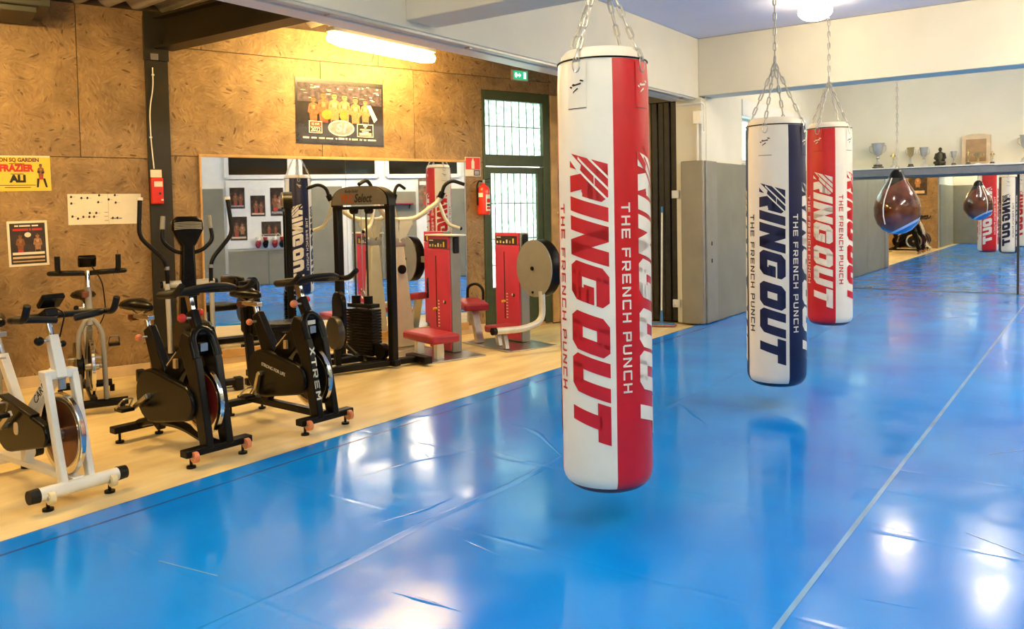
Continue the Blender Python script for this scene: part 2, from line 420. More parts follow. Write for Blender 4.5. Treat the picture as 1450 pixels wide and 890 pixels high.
# walls
def wall(name, p, q, m=CREAM):
    b = MB(); b.bb(p, q); return struct(b.build(name, m))
wback = wall('wall_back', (XS-.1, YB+.01, -.04), (XR+.1, YB+.2, ZC))
wr_ = wall('wall_right', (XR+.01, YN, -.04), (XR+.2, YB, ZC), mat('white_wall_paint', (.85, .82, .72), .7, var=.03))
b = MB()
b.bb((-4.6, YN-.2, -.04), (XR+.2, YN-.01, 2.35)); b.bb((-4.6, YN-.2, 3.45), (XR+.2, YN-.01, ZC)); b.bb((-4.6, YN-.2, 2.35), (-3.9, YN-.01, 3.45)); b.bb((1.9, YN-.2, 2.35), (XR+.2, YN-.01, 3.45))
wn_ = struct(b.build('wall_near', CREAM))
b = MB(); b.bb((-3.9, YN-.12, 2.35), (1.9, YN-.11, 3.45)); wnw = struct(b.build('window_5', FROST))  # unseen high window, added to bring broad daylight into the room
for x in (-3.87, -2.45, -1.0, .45, 1.87):
    b = MB(); b.bb((x-.03, YN-.14, 2.35), (x+.03, YN-.07, 3.45)); b.build('frame_bar', WHITEP, wnw)
for z in (2.38, 3.42):
    b = MB(); b.bb((-3.9, YN-.14, z-.03), (1.9, YN-.07, z+.03)); b.build('frame_bar', WHITEP, wnw)
# far side wall with a window hole
WY0, WY1, WZ0, WZ1 = 11.38, 14.55, 2.09, 2.97
b = MB()
b.bb((-4.4, 10.1, -.04), (XS, YB+.1, WZ0)); b.bb((-4.4, 10.1, WZ1), (XS, YB+.1, ZC))
b.bb((-4.4, 10.1, WZ0), (XS, WY0, WZ1)); b.bb((-4.4, WY1, WZ0), (XS, YB+.1, WZ1))
ws_ = struct(b.build('wall_side', CREAM))
w = MB(); w.bb((-4.34, WY0, WZ0), (-4.33, WY1, 2.76))
win = struct(w.build('window_1', FROST))
def pane_frame(parent, x, ys, zs, wd, m, name='frame_bar'):
    for y in ys:
        b = MB(); b.bb((x-.03, y-wd/2, zs[0]), (x+.03, y+wd/2, zs[-1])); b.build(name, m, parent)
    for z in zs:
        b = MB(); b.bb((x-.028, ys[0], z-wd/2), (x+.028, ys[-1], z+wd/2)); b.build(name, m, parent)
pane_frame(win, -4.29, [WY0+.04, 12.2, 13.0, 13.75, WY1-.04], [WZ0+.03, 2.73], .06, WHITEP)
b = MB(); b.bb((-4.30, WY0-.02, 2.74), (-4.12, WY1+.02, 2.975)); b.build('shutter_box', WHITEP, win, bevel=.012)
b = MB(); b.bb((-4.30, WY0-.02, WZ0-.03), (-4.10, WY1+.02, WZ0)); b.build('window_sill', WHITEP, win, bevel=.006)

# wall pads (each padded panel is a piece)
def pads(parent, axis, c0, lo, hi, z1, th, m, n, sgn=1, z0=0.):
    st = (hi-lo)/n
    for i in range(n):
        a, bq = lo+st*i+.004, lo+st*(i+1)-.004
        k = MB()
        if axis == 'x': k.bb((c0, a, z0+.005), (c0+sgn*th, bq, z1))
        else: k.bb((a, c0, z0+.005), (bq, c0+sgn*th, z1))
        k.build('wall_pad', m, parent, bevel=.012)
pads(ws_, 'x', XS, 10.32, YB-.03, 2.06, .03, GREYP, 3)
pads(wn_, 'y', YN, -4.4, XR-.05, 2.05, .03, GREYP, 5)
pads(wr_, 'x', XR, -2.1, 4.93, 2.05, .03, GREYP, 6, -1)
pads(wr_, 'x', XR, 6.7, 7.38, 2.08, .03, GREYP, 1, -1)
pads(wr_, 'x', XR, 7.56, 9.0, 1.95, .03, GREYP, 2, -1)
pads(wr_, 'x', XR, 9.7, 15.3, 2.0, .03, GREYP, 5, -1)
pads(wr_, 'x', XR, 4.98, 6.6, .74, .03, GREYP, 2, -1)
# dark transom windows along the right wall
for i, (a, bq) in enumerate(((5.0, 6.28), (6.5, 8.14), (8.36, 10.0))):
    k = MB(); k.bb((XR-.012, a, 2.33), (XR-.002, bq, 2.95))
    o = struct(k.build('window_%d' % (i+2), mat('dark_glass', (.012, .010, .006), .06, var=.1)))
    for y in (a, bq):
        k = MB(); k.bb((XR-.05, y-.045, 2.28), (XR, y+.045, 3.0)); k.build('window_frame', WHITEP, o, bevel=.004)
    for z in (2.29, 2.98):
        k = MB(); k.bb((XR-.045, a, z-.045), (XR, bq, z+.045)); k.build('window_frame', WHITEP, o, bevel=.004)

# pillar with pad, cream column, end of annex
b = MB(); b.bb((-4.5, 9.97, 0), (-4.15, 10.34, 2.86)); struct(b.build('pillar', CREAM, bevel=.01))
pp = thing('pillar_pad', 'tall taupe vinyl pad wrapped around the square pillar at the mat corner', 'pad')
b = MB(); b.bb((-4.41, 9.90, .005), (-4.11, 9.965, 2.07)); b.build('pad_face', TAUPE, pp, bevel=.015)
b = MB(); b.bb((-4.143, 9.968, .005), (-4.09, 10.33, 2.07)); b.build('pad_side', TAUPE, pp, bevel=.015)
for z in (1.02, .8):
    k = MB(); k.box((-4.086, 10.12, z), (.006, .025, .05)); k.build('tear', INK, pp)
for z, lbl in ((1.655, 'upper white wall hook on the cream pillar beside the dark doorway'), (.25, 'lower white wall hook on the cream pillar beside the dark doorway')):
    o = thing('wall_hook', lbl, 'hook', (-4.505, 9.955, z))
    k = MB(); k.box((0, 0, 0), (.1, .03, .1)); k.build('plate', WHITEP, o, bevel=.005)
    k = MB(); k.tube(curve([(-.02, -.012, -.02), (-.02, -.05, -.03), (-.02, -.05, .02)], .02), .006, 8); k.build('hook', WHITEP, o)
# annex end wall with the dark folding doorway
we = wall('wall_annex_end', (-6.3, 10.12, -.04), (-4.45, 10.3, 3.6), DARKW)
for i in range(4):
    x = -4.87+i*.088
    k = MB(); k.bb((x, 10.02+.02*(i % 2), .01), (x+.082, 10.10, 2.85)); k.build('door_leaf', mat('black_curtain_panel', (.020, .016, .011), .55, var=.4), we, bevel=.01)
k = MB(); k.bb((-4.96, 9.99, 0), (-4.885, 10.1, 2.85)); k.build('door_post', PINE, we, bevel=.004)
k = MB(); k.bb((-5.75, 10.0, 2.85), (-4.5, 10.12, 3.5)); k.build('lintel', OLIVE, we)
wall('wall_annex_near', (-9.2, YA-.2, -.04), (-4.42, YA, 3.6), OSB)
wq = wall('wall_left_near', (-4.6, YN, -.04), (-4.40, YA-.21, 3.6))
pads(wq, 'x', -4.40, YN+.05, YA-.22, 2.05, .03, GREYP, 3)

# the board wall: backing plus single sheets
bk = MB(); bk.bb((-.0, -6.2, -.04), (-.12, 2.30, 3.75)); bk.bb((0, 3.37, -.04), (-.12, 4.45, 3.75)); bk.bb((0, 2.30, 2.99), (-.12, 3.37, 3.75))
wl = struct(bk.build('wall_left', DARKW)); wl.location = P0; wl.rotation_euler = (0, 0, WRZ)
def sheet(s0, s1, z0, z1):
    k = MB(); k.box((0, 0, 0), (s1-s0-.006, .016, z1-z0-.006))
    o = k.build('osb_sheet', OSB, wl, bevel=.002)
    o.location = (.010, (s0+s1)/2, (z0+z1)/2); o.rotation_euler = (0, 0, R(90))
for a, bq, z0, z1 in ((-5.2, -4.2, 0, 2.06), (-4.2, -3.0, 0, 2.06), (-3.0, -1.5, 0, 2.06), (-5.2, -4.3, 2.06, 3.47), (-4.3, -2.175, 2.06, 3.47), (-2.175, -1.5, 2.06, 3.47),
                      (-1.5, -.6, 0, 2.09), (-.6, .65, 0, 2.09), (.65, 1.9, 0, 2.09), (1.9, 2.305, 0, 2.09),
                      (-1.5, .2, 2.09, 3.15), (.2, 1.35, 2.09, 3.15), (1.35, 2.305, 2.09, 3.15), (-1.5, .9, 3.15, 3.47), (.9, 3.37, 3.15, 3.47), (2.305, 3.37, 2.99, 3.15),
                      (3.50, 4.35, 0, 2.4), (3.37, 4.35, 2.98, 3.47), (3.50, 4.35, 2.4, 2.98)):
    sheet(a, bq, z0, z1)
# base board runs
bbd = struct(bpy.data.objects.new('baseboard_left', None)); COL.objects.link(bbd); bbd.location = P0; bbd.rotation_euler = (0, 0, WRZ)
for a, bq in ((-5.0, -3.2), (-3.2, -1.64), (-1.36, .1), (.1, 1.2), (1.2, 2.29), (3.5, 4.3)):
    k = MB(); k.bb((.018, a+.003, -.018), (.036, bq-.003, .085)); k.build('baseboard_plank', LIGHTW, bbd, bevel=.003)
# steel column, rafter and roof
colm = struct(bpy.data.objects.new('steel_column', None)); COL.objects.link(colm); colm.location = W(-1.49, 0); colm.rotation_euler = (0, 0, WRZ)
k = MB(); k.bb((.02, -.105, -.018), (.05, .105, 3.47)); k.build('flange', OLIVE, colm, bevel=.002)
k = MB(); k.bb((-.1, -.008, -.018), (.02, .008, 3.47)); k.build('web', OLIVE, colm)
k = MB(); k.bb((.02, -.112, 3.0), (.07, .112, 3.42)); k.build('knee_plate', OLIVE, colm, bevel=.002)
k = MB(); k.bb((.05, -.06, 3.0), (.09, .01, 3.06)); k.build('bracket', STEEL, colm)
rf = struct(bpy.data.objects.new('roof_rafter', None)); COL.objects.link(rf)
for z0, z1, hw, nm in ((3.11, 3.135, .10, 'flange'), (3.135, 3.40, .012, 'web'), (3.40, 3.425, .10, 'flange')):
    k = MB(); k.bb((-7.46, 4.7-hw, z0), (-4.55, 4.7+hw, z1)); k.build(nm, OLIVE, rf)
FIBRE = mat('fibre_cement', (.42, .385, .29), .85, var=.2, scale=4, bump=.1)
def roof():
    b = MB(); NY = 190; y0, y1 = .6, 10.4; xs = [-9.2, -4.45]
    for j in range(NY+1):
        y = y0+(y1-y0)*j/NY
        for x in xs: b.v.append(V((x, y, 3.53+.05*sin(2*pi*y/.24)+(x+7.3)*.05)))
    for j in range(NY): b.f.append([2*j, 2*j+1, 2*j+3, 2*j+2])
    o = b.build('roof_sheet', FIBRE, smooth=True)
    md = o.modifiers.new('solid', 'SOLIDIFY'); md.thickness = .012; md.offset = 1
    return struct(o)
roof()
for y in (2.2, 7.3):
    b = MB(); b.bb((-9, y-.04, 3.40), (-4.55, y+.04, 3.475)); 
for x in (-5.9, -4.95):
    b = MB(); b.bb((x-.04, .9, 3.43), (x+.04, 10.1, 3.50)); struct(b.build('roof_purlin', OLIVE))
b = MB(); b.bb((-4.5, -2.3, 3.59), (-4.45, 10.4, 3.75)); struct(b.build('roof_flashing', OLIVE))

# green glazed door with barred transom
dr = struct(bpy.data.objects.new('door_1', None)); COL.objects.link(dr); dr.location = P0; dr.rotation_euler = (0, 0, WRZ)
def dbox(name, o0, o1, s0, s1, z0, z1, m, bev=.004, parent=None):
    k = MB(); k.bb((o0, s0, z0), (o1, s1, z1)); return k.build(name, m, parent or dr, bevel=bev)
dbox('frame_post', -.06, .03, 2.305, 2.345, 0, 2.99, GREEN); dbox('frame_post', -.06, .03, 3.25, 3.36, 0, 2.99, GREEN)
dbox('frame_head', -.06, .03, 2.345, 3.25, 2.87, 2.99, GREEN); dbox('frame_transom', -.06, .03, 2.345, 3.25, 2.05, 2.19, GREEN)
dbox('leaf_stile', -.05, .01, 2.35, 2.43, .02, 2.04, GREEN); dbox('leaf_stile', -.05, .01, 3.16, 3.245, .02, 2.04, GREEN)
dbox('leaf_rail', -.05, .01, 2.43, 3.16, 1.96, 2.04, GREEN); dbox('leaf_rail', -.05, .01, 2.43, 3.16, .42, .52, GREEN)
dbox('leaf_panel', -.045, -.01, 2.43, 3.16, .02, .42, GREEN); dbox('threshold', -.1, .02, 2.30, 3.37, -.04, .022, PINE)
dbox('pane', -.03, -.024, 2.345, 3.25, 2.19, 2.87, FROST, 0); dbox('pane', -.03, -.024, 2.43, 3.16, .52, 1.96, FROST, 0)
BARM = mat('bar_grey_green', (.20, .27, .22), .5)
for i in range(7):
    s = 2.43+.117*i
    k = MB(); k.cyl((-.012, s, 2.19), (-.012, s, 2.87), .006, seg=8); k.build('security_bar', BARM, dr)
    s = 2.50+.1*i
    k = MB(); k.cyl((-.012, s, .52), (-.012, s, 1.96), .006, seg=8); k.build('security_bar', BARM, dr)
for z, a, bq in ((2.55, 2.345, 3.25), (1.58, 2.43, 3.16), (1.13, 2.43, 3.16), (.8, 2.43, 3.16)):
    k = MB(); k.bb((-.016, a, z-.006), (-.008, bq, z+.006)); k.build('cross_bar', BARM, dr)
dbox('casing', .0, .045, 3.37, 3.50, 0, 2.98, PINE); 
k = MB(); k.cyl((.045, 3.465, 1.447), (.075, 3.465, 1.447), .012); k.ball((.09, 3.465, 1.447), .028); k.build('knob', WHITEP, dr)

# wall mirror framed in pine on the board wall
wm = thing('wall_mirror', 'wide wall mirror with a pine surround behind the weight machines', 'mirror', P0, WRZ)
MS0, MS1, MZ0, MZ1 = -1.10, 2.02, .13, 2.085
for a, bq in ((MS0, .46), (.46, MS1)):
    k = MB(); k.bb((.022, a+.002, MZ0), (.028, bq-.002, MZ1)); k.build('mirror_glass', MIRROR, wm)
for a, bq, z0, z1 in ((MS0-.02, MS1+.015, MZ1, MZ1+.028), (MS0-.02, MS1+.015, .045, MZ0), (MS0-.02, MS0, MZ0, MZ1)):
    k = MB(); k.bb((.02, a, z0), (.045, bq, z1)); k.build('trim_strip', PINE, wm, bevel=.003)
k = MB(); k.bb((.02, MS1, MZ0), (.03, MS1+.015, MZ1)); k.build('edge_strip', STEEL, wm)

# big mirrors on the back wall
for i, (a, bq, lbl) in enumerate(((-3.69, -1.145, 'large frameless wall mirror behind the teardrop bag under the trophy shelf'), (-1.11, 1.6, 'wall mirror panel at the right edge of the picture under the trophy shelf'))):
    t = thing('wall_mirror', lbl, 'mirror', ((a+bq)/2, YB, 0), 0, 'mirrors under the trophy shelf')
    k = MB(); k.bb((a-(a+bq)/2, -.012, .01), (bq-(a+bq)/2, 0, 1.90)); k.build('mirror_glass', MIRROR, t)
    k = MB(); k.bb((a-(a+bq)/2, -.02, 0), (bq-(a+bq)/2, .0, .022)); k.build('bottom_channel', STEEL, t)
    k = MB(); k.bb((bq-(a+bq)/2, -.018, 0), (bq-(a+bq)/2+.03, 0, 1.9)); k.build('side_channel', mat('dark_channel', (.04, .035, .03), .4), t)
    for x in (a-(a+bq)/2+.35,):
        k = MB(); k.box((x, -.02, .03), (.09, .012, .03)); k.build('clip', STEEL, t)

# ================================================================== LAMPS
GLOBE = mat_glow('lamp_opal_warm', (1., .80, .50), LAMP_ROOM)
def ceiling_lamp(x, y, lbl):
    t = thing('ceiling_lamp', lbl, 'lamp', (x, y, ZC), 0, 'round ceiling lamps above the mat')
    k = MB(); k.lathe([(0, 0), (.09, 0), (.09, -.045), (0, -.045)], 28); k.build('base', WHITEP, t)
    k = MB(); k.ball((0, 0, -.13), (.17, .17, .095), 28, 12); k.build('diffuser', GLOBE, t)
ceiling_lamp(-2.45, 8.87, 'round opal ceiling lamp glowing at the top edge above the two farther bags')
for x, y, l in ((-2.45, 13.0, 'round ceiling lamp hidden behind the far cross beam above the teardrop bag'), (-2.45, 2.4, 'round ceiling lamp above the near red and white bag'),
                ):
    ceiling_lamp(x, y, l)
def strip_light(x, y, z, lbl, grp=None, L=1.5, warm=True):
    t = thing('strip_light', lbl, 'lamp', (x, y, z), 0, grp)
    k = MB(); k.box((0, L/2, .07), (.11, L, .05)); k.build('housing', WHITEP, t, bevel=.01)
    TUBE = mat_glow('strip_diffuser_warm', (1., .66, .24), LAMP_TUBE) if 'strip_diffuser_warm' not in bpy.data.materials else bpy.data.materials['strip_diffuser_warm']
    if not warm:
        TUBE = bpy.data.materials.get('added_strip_diffuser') or mat_glow('added_strip_diffuser', (1., .85, .60), ADDED_STRIP)
    b = MB(); n = 10; prof = []
    pts = [(0, L*i/n, -.012) for i in range(n+1)]
    b.tube(pts, .068, 14, rr=[.045]+[.068]*(n-1)+[.045]); b.build('diffuser', TUBE, t)
    for y in (.25, L-.25):
        k = MB(); k.cyl((0, y, .08), (0, y, min(.33, ZC-z)), .004, seg=6); k.build('hanger', STEEL, t)
strip_light(-6.1, 5.6, 3.20, 'glowing warm strip light hanging in front of the boxing poster wall')
strip_light(-6.1, 1.2, 3.20, 'added warm strip light above the exercise bikes out of the picture')  # unseen second strip, added to brighten the left of the board wall

for y, l in ((-1.9, 'added neutral strip light behind the camera over the right half of the mat'), (1.6, 'added neutral strip light over the open mat beside the camera'), (6.4, 'added neutral strip light over the right half of the mat past the near beam'), (8.0, 'added neutral strip light over the right half of the mat before the far beam'), (12.2, 'added neutral strip light over the right half of the mat beyond the far beam')):
    strip_light(.55, y, 3.47, l, 'added strip lights over the mat', 1.5, False)  # unseen strips, added for even light over the mat
for x, l in ((-1.0, 'added neutral strip light behind the camera over the middle of the mat'), (-2.6, 'added neutral strip light behind the camera on the annex side of the mat')):
    strip_light(x, -2.0, 3.47, l, 'added strip lights over the mat', 1.5, False)  # unseen strips, added to light the near bag from behind the camera

strip_light(-1.2, 11.6, 3.47, 'added neutral strip light over the middle of the mat beyond the far beam', 'added strip lights over the mat', 1.5, False)  # unseen strip, added to brighten the far end of the mat

# ================================================================== PUNCHING BAGS
def boxp(x0, y0, x1, y1, ch='', c=.16):
    p = []
    p += [(x0+c, y0), (x0, y0+c)][::-1] if 'a' in ch else [(x0, y0)]
    p += [(x1-c, y0), (x1, y0+c)] if 'b' in ch else [(x1, y0)]
    p += [(x1, y1-c), (x1-c, y1)] if 'c' in ch else [(x1, y1)]
    p += [(x0+c, y1), (x0, y1-c)] if 'd' in ch else [(x0, y1)]
    return p
def glyph(ch, w, t, h=None):
    h = h or t*.92; q = boxp
    G = {
     'R': [q(0, 0, t, 1), q(t*.5, 1-h, w, 1, 'c'), q(w-t, .36, w, 1-h*.5), q(t*.9, .34, w, .34+h, 'b', .1), [(w*.42, .36), (w*.42+t*1.1, .36), (w, 0), (w-t*1.15, 0)]],
     'I': [q(0, 0, t, 1)],
     'N': [q(0, 0, t, 1), q(w-t, 0, w, 1), [(0, 1), (t*1.05, 1), (w, 0), (w-t*1.05, 0)]],
     'G': [q(0, 0, t, 1, 'ad'), q(t*.7, 0, w, h, 'b'), q(t*.7, 1-h, w, 1, 'c'), q(w-t, 0, w, .5, 'b'), q(w*.55, .36, w, .36+h*.85)],
     'O': [q(0, 0, t, 1, 'ad'), q(w-t, 0, w, 1, 'bc'), q(t*.7, 0, w-t*.7, h), q(t*.7, 1-h, w-t*.7, 1)],
     'U': [q(0, 0, t, 1, 'a'), q(w-t, 0, w, 1, 'b'), q(t*.7, 0, w-t*.7, h)],
     'T': [q(0, 1-h, w, 1), q(w/2-t/2, 0, w/2+t/2, 1-h*.5)],
     'H': [q(0, 0, t, 1), q(w-t, 0, w, 1), q(0, .5-h/2, w, .5+h/2)],
     'E': [q(0, 0, t, 1), q(0, 0, w, h), q(0, .5-h/2, w*.92, .5+h/2), q(0, 1-h, w, 1)],
     'F': [q(0, 0, t, 1), q(0, .48-h/2, w*.9, .48+h/2), q(0, 1-h, w, 1)],
     'C': [q(0, 0, t, 1, 'ad', .08), q(t*.7, 0, w, h), q(t*.7, 1-h, w, 1)],
     'P': [q(0, 0, t, 1), q(0, 1-h, w, 1, 'c', .08), q(w-t, .38, w, 1-h*.5), q(0, .36, w, .36+h, 'b', .08)],
     'M': [q(0, 0, t, 1), q(w-t, 0, w, 1), [(0, 1), (t, 1), (w*.5+t*.5, .35), (w*.5-t*.5, .35)], [(w-t, 1), (w, 1), (w*.5+t*.5, .35), (w*.5-t*.5, .35)]],
     'X': [[(0, 1), (t*1.2, 1), (w, 0), (w-t*1.2, 0)], [(w-t*1.2, 1), (w, 1), (t*1.2, 0), (0, 0)]],
    }
    return G[ch]
def layout(s, w, t, gap, space, iw=None):
    x = 0; out = []
    for ch in s:
        if ch == ' ': x += space; continue
        ww = (iw or t) if ch == 'I' else w
        for p in glyph(ch, ww, t): out.append([(x+a, b) for a, b in p])
        x += ww+gap
    return out, x-gap
def clip(poly, y0, y1):
    for sgn, lim in ((1, y0), (-1, -y1)):
        res = []
        for i in range(len(poly)):
            a, b = poly[i], poly[(i+1) % len(poly)]; fa, fb = sgn*a[1]-lim, sgn*b[1]-lim
            if fa >= 0: res.append(a)
            if (fa > 0 and fb < 0) or (fa < 0 and fb > 0):
                t = fa/(fa-fb); res.append((a[0]+(b[0]-a[0])*t, lim*sgn))
        poly = res
        if len(poly) < 3: return []
    return poly
def wrap(polys, h, ac, ztop, Rr, shear):
    """letters wrapped on a cylinder: reading runs down, letter tops point to +angle side"""
    b = MB(); n = 14
    for p in polys:
        for i in range(n):
            c = clip(p, i/n, (i+1)/n)
            if len(c) < 3: continue
            vs = []
            for x, y in c:
                t = ac+(y-.5)*h/Rr; vs.append((Rr*cos(t), Rr*sin(t), ztop-(x+shear*y)*h))
            b.add(vs, [list(range(len(vs)))])
    return b
LINK = None
def link_mesh():
    global LINK
    if LINK: return LINK
    L, wd, r = .066, .030, .0055; pts = []
    a = wd/2-r; hl = L/2-wd/2
    for i in range(7): t = pi*i/6; pts.append((0, a*cos(t), hl+a*sin(t)))
    for i in range(7): t = pi+pi*i/6; pts.append((0, a*cos(t), -hl+a*sin(t)))
    LINK = MB().tube(pts, r, 6, closed=True).mesh('link', mat('chain_steel', (.62, .58, .48), .35, .55, var=.1)); return LINK
def chain(parent, p, q, name='chain'):
    p, q = V(p), V(q); d = q-p; n = max(1, round(d.length/.0545)); ct = bpy.data.objects.new(name, None); COL.objects.link(ct)
    ct.empty_display_size = .05; ct.parent = parent; me = link_mesh(); zq = d.to_track_quat('Z', 'Y').to_matrix().to_4x4()
    for i in range(n):
        c = p+d*((i+.5)/n); o = bpy.data.objects.new('chain_link', me); COL.objects.link(o); o.parent = ct
        o.matrix_local = M.Translation(c) @ zq @ M.Rotation(R(90)*(i % 2)+.3, 4, 'Z') @ M.Diagonal((1, 1, d.length/n/.0545, 1))
    return ct
# each bag: position, bottom and top, angle of the panel border seen from the camera, colours
def heavy_bag(x, y, z0, z1, lbl, first, second, border, Rr=.213):
    t = thing('punching_bag', lbl, 'punching bag', (x, y, z0), 0, 'hanging punching bags')
    H = z1-z0; toC = math.atan2(-y, -x)        # angle from bag to camera
    # view angle v (deg, + to the right seen from camera) -> world angle toC + v
    cv = lambda v: toC+R(v)
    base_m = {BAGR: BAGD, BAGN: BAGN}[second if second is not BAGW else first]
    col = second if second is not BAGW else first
    pr = [(Rr-.09+.09*sin(R(a)), .095-.09*cos(R(a))) for a in (46, 55, 65, 78, 90)]+[(Rr+.0, .3), (Rr+.002, H*.5), (Rr, H-.12), (Rr-.006, H-.01)]
    for i in range(4):
        m = first if i % 2 == 0 else second
        a1 = cv(border-90*i); a0 = cv(border-90*i-90)
        k = MB(); k.lathe(pr, 22, a0=a0, a1=a1); k.build('panel', m, t, label='white vinyl panel' if m is BAGW else None)
        # lettering
        ink = col if m is BAGW else BAGW
        h = .188; acb = (a0+R(58)); zt = H-.425
        xo = 0.
        for wd_ in ('RING', 'OUT'):
            ps, Lb = layout(wd_, .95, .345, .09, .17, .37)
            wrap([[(x_+xo, y_) for x_, y_ in p] for p in ps], h, acb, zt, Rr+.003, .30).build('lettering', ink, t); xo += Lb+.26
        # speed slashes through the first letter
        sl = []
        for j in range(3):
            x0 = -.25+.27*j; sl.append([(x0, .25), (x0+.07, .25), (x0+.62, 1.02), (x0+.55, 1.02)])
        sl.append([(-.05, -.02), (.16, -.02), (.42, .30), (.20, .34)])
        wrap(sl, h, acb, zt, Rr+.0045, .30).build('letter_slash', m, t)
        xo = 0.
        for wd_ in ('THE', 'FRENCH', 'PUNCH'):
            ps, Ls = layout(wd_, .98, .20, .34, .62)
            wrap([[(x_+xo, y_) for x_, y_ in p] for p in ps], .0445, a0+R(14.5), H-.655, Rr+.003, 0).build('small_lettering', ink, t); xo += Ls+.96
        # chain patch with a small printed emblem
        am = (a0+a1)/2
        def patch(y0_, y1_, za, zb, rr): 
            b = MB(); n = 6
            for s in range(n):
                ta, tb = am+(y0_+(y1_-y0_)*s/n)/rr, am+(y0_+(y1_-y0_)*(s+1)/n)/rr
                b.add([(rr*cos(ta), rr*sin(ta), za), (rr*cos(tb), rr*sin(tb), za), (rr*cos(tb), rr*sin(tb), zb), (rr*cos(ta), rr*sin(ta), zb)], [(0, 1, 2, 3)])
            return b
        patch(-.05, .05, H-.225, H-.02, Rr+.002).build('chain_patch', m, t)
        patch(-.05, .05, H-.229, H-.225, Rr+.0025).build('patch_stitch', mat('grey_stitch', (.12, .10, .09), .6) if m is BAGW else BAGD if col is BAGR else BLACK, t)
        em = wrap([[(.0, .30), (.10, .20), (.16, .34), (.05, .42)], [(.05, .40), (.14, .36), (.08, .78), (-.02, .80)], [(.12, .1), (.2, .06), (.26, .2), (.18, .24)], [(.42, .30), (.52, .26), (.30, .62), (.24, .56)], [(-.18, .75), (-.12, .95), (-.05, .92), (-.1, .72)]], .085, am, H-.115, Rr+.0035, 0)
        em.build('emblem', INK if m is BAGW else BAGW, t)
        # ring and chain
        rc = V((Rr*cos(am), Rr*sin(am), H-.03))
        k = MB(); k.tube([rc+V((0, 0, .035*cos(q))) + V((-sin(am), cos(am), 0))*.02*sin(q) for q in [2*pi*i_/12 for i_ in range(12)]], .004, 6, closed=True); k.build('ring', STEEL, t)
        chain(t, rc+V((0, 0, .02)), V((0, 0, H+.46)))
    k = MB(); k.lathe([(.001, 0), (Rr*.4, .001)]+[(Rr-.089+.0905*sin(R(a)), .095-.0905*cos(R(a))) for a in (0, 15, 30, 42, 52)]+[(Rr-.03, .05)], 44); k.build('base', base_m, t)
    k = MB(); k.lathe([(Rr-.012, H-.02), (Rr-.02, H+.028), (Rr*.82, H+.05), (Rr*.4, H+.056), (.001, H+.056)], 40); k.build('top_cover', BAGW, t)
    k = MB(); k.tube([((Rr-.004)*cos(q), (Rr-.004)*sin(q), H-.004) for q in [2*pi*i/40 for i in range(40)]], .0042, 6, closed=True); k.build('piping', BLACK, t)
    k = MB(); k.tube([V((0, .014*cos(q), H+.485+.03*sin(q))) for q in [2*pi*i/14 for i in range(14)]], .006, 6, closed=True); k.build('snap_hook', STEEL, t)
    chain(t, (0, 0, H+.50), (0, 0, ZC-z0-.02))
    k = MB(); k.lathe([(0, ZC-z0-.004), (.04, ZC-z0-.004), (.04, ZC-z0-.02), (.012, ZC-z0-.03), (.001, ZC-z0-.03)], 14); k.build('ceiling_anchor', STEEL, t)
    return t
heavy_bag(-1.935, 3.47, .175, 2.177, 'large white and red punching bag hanging nearest the camera', BAGW, BAGR, 12)
heavy_bag(-2.011, 6.222, .15, 2.085, 'white and navy blue punching bag hanging in the middle', BAGW, BAGN, 25)
heavy_bag(-2.232, 8.553, .298, 2.237, 'red and white punching bag hanging behind the navy one', BAGR, BAGW, 15)

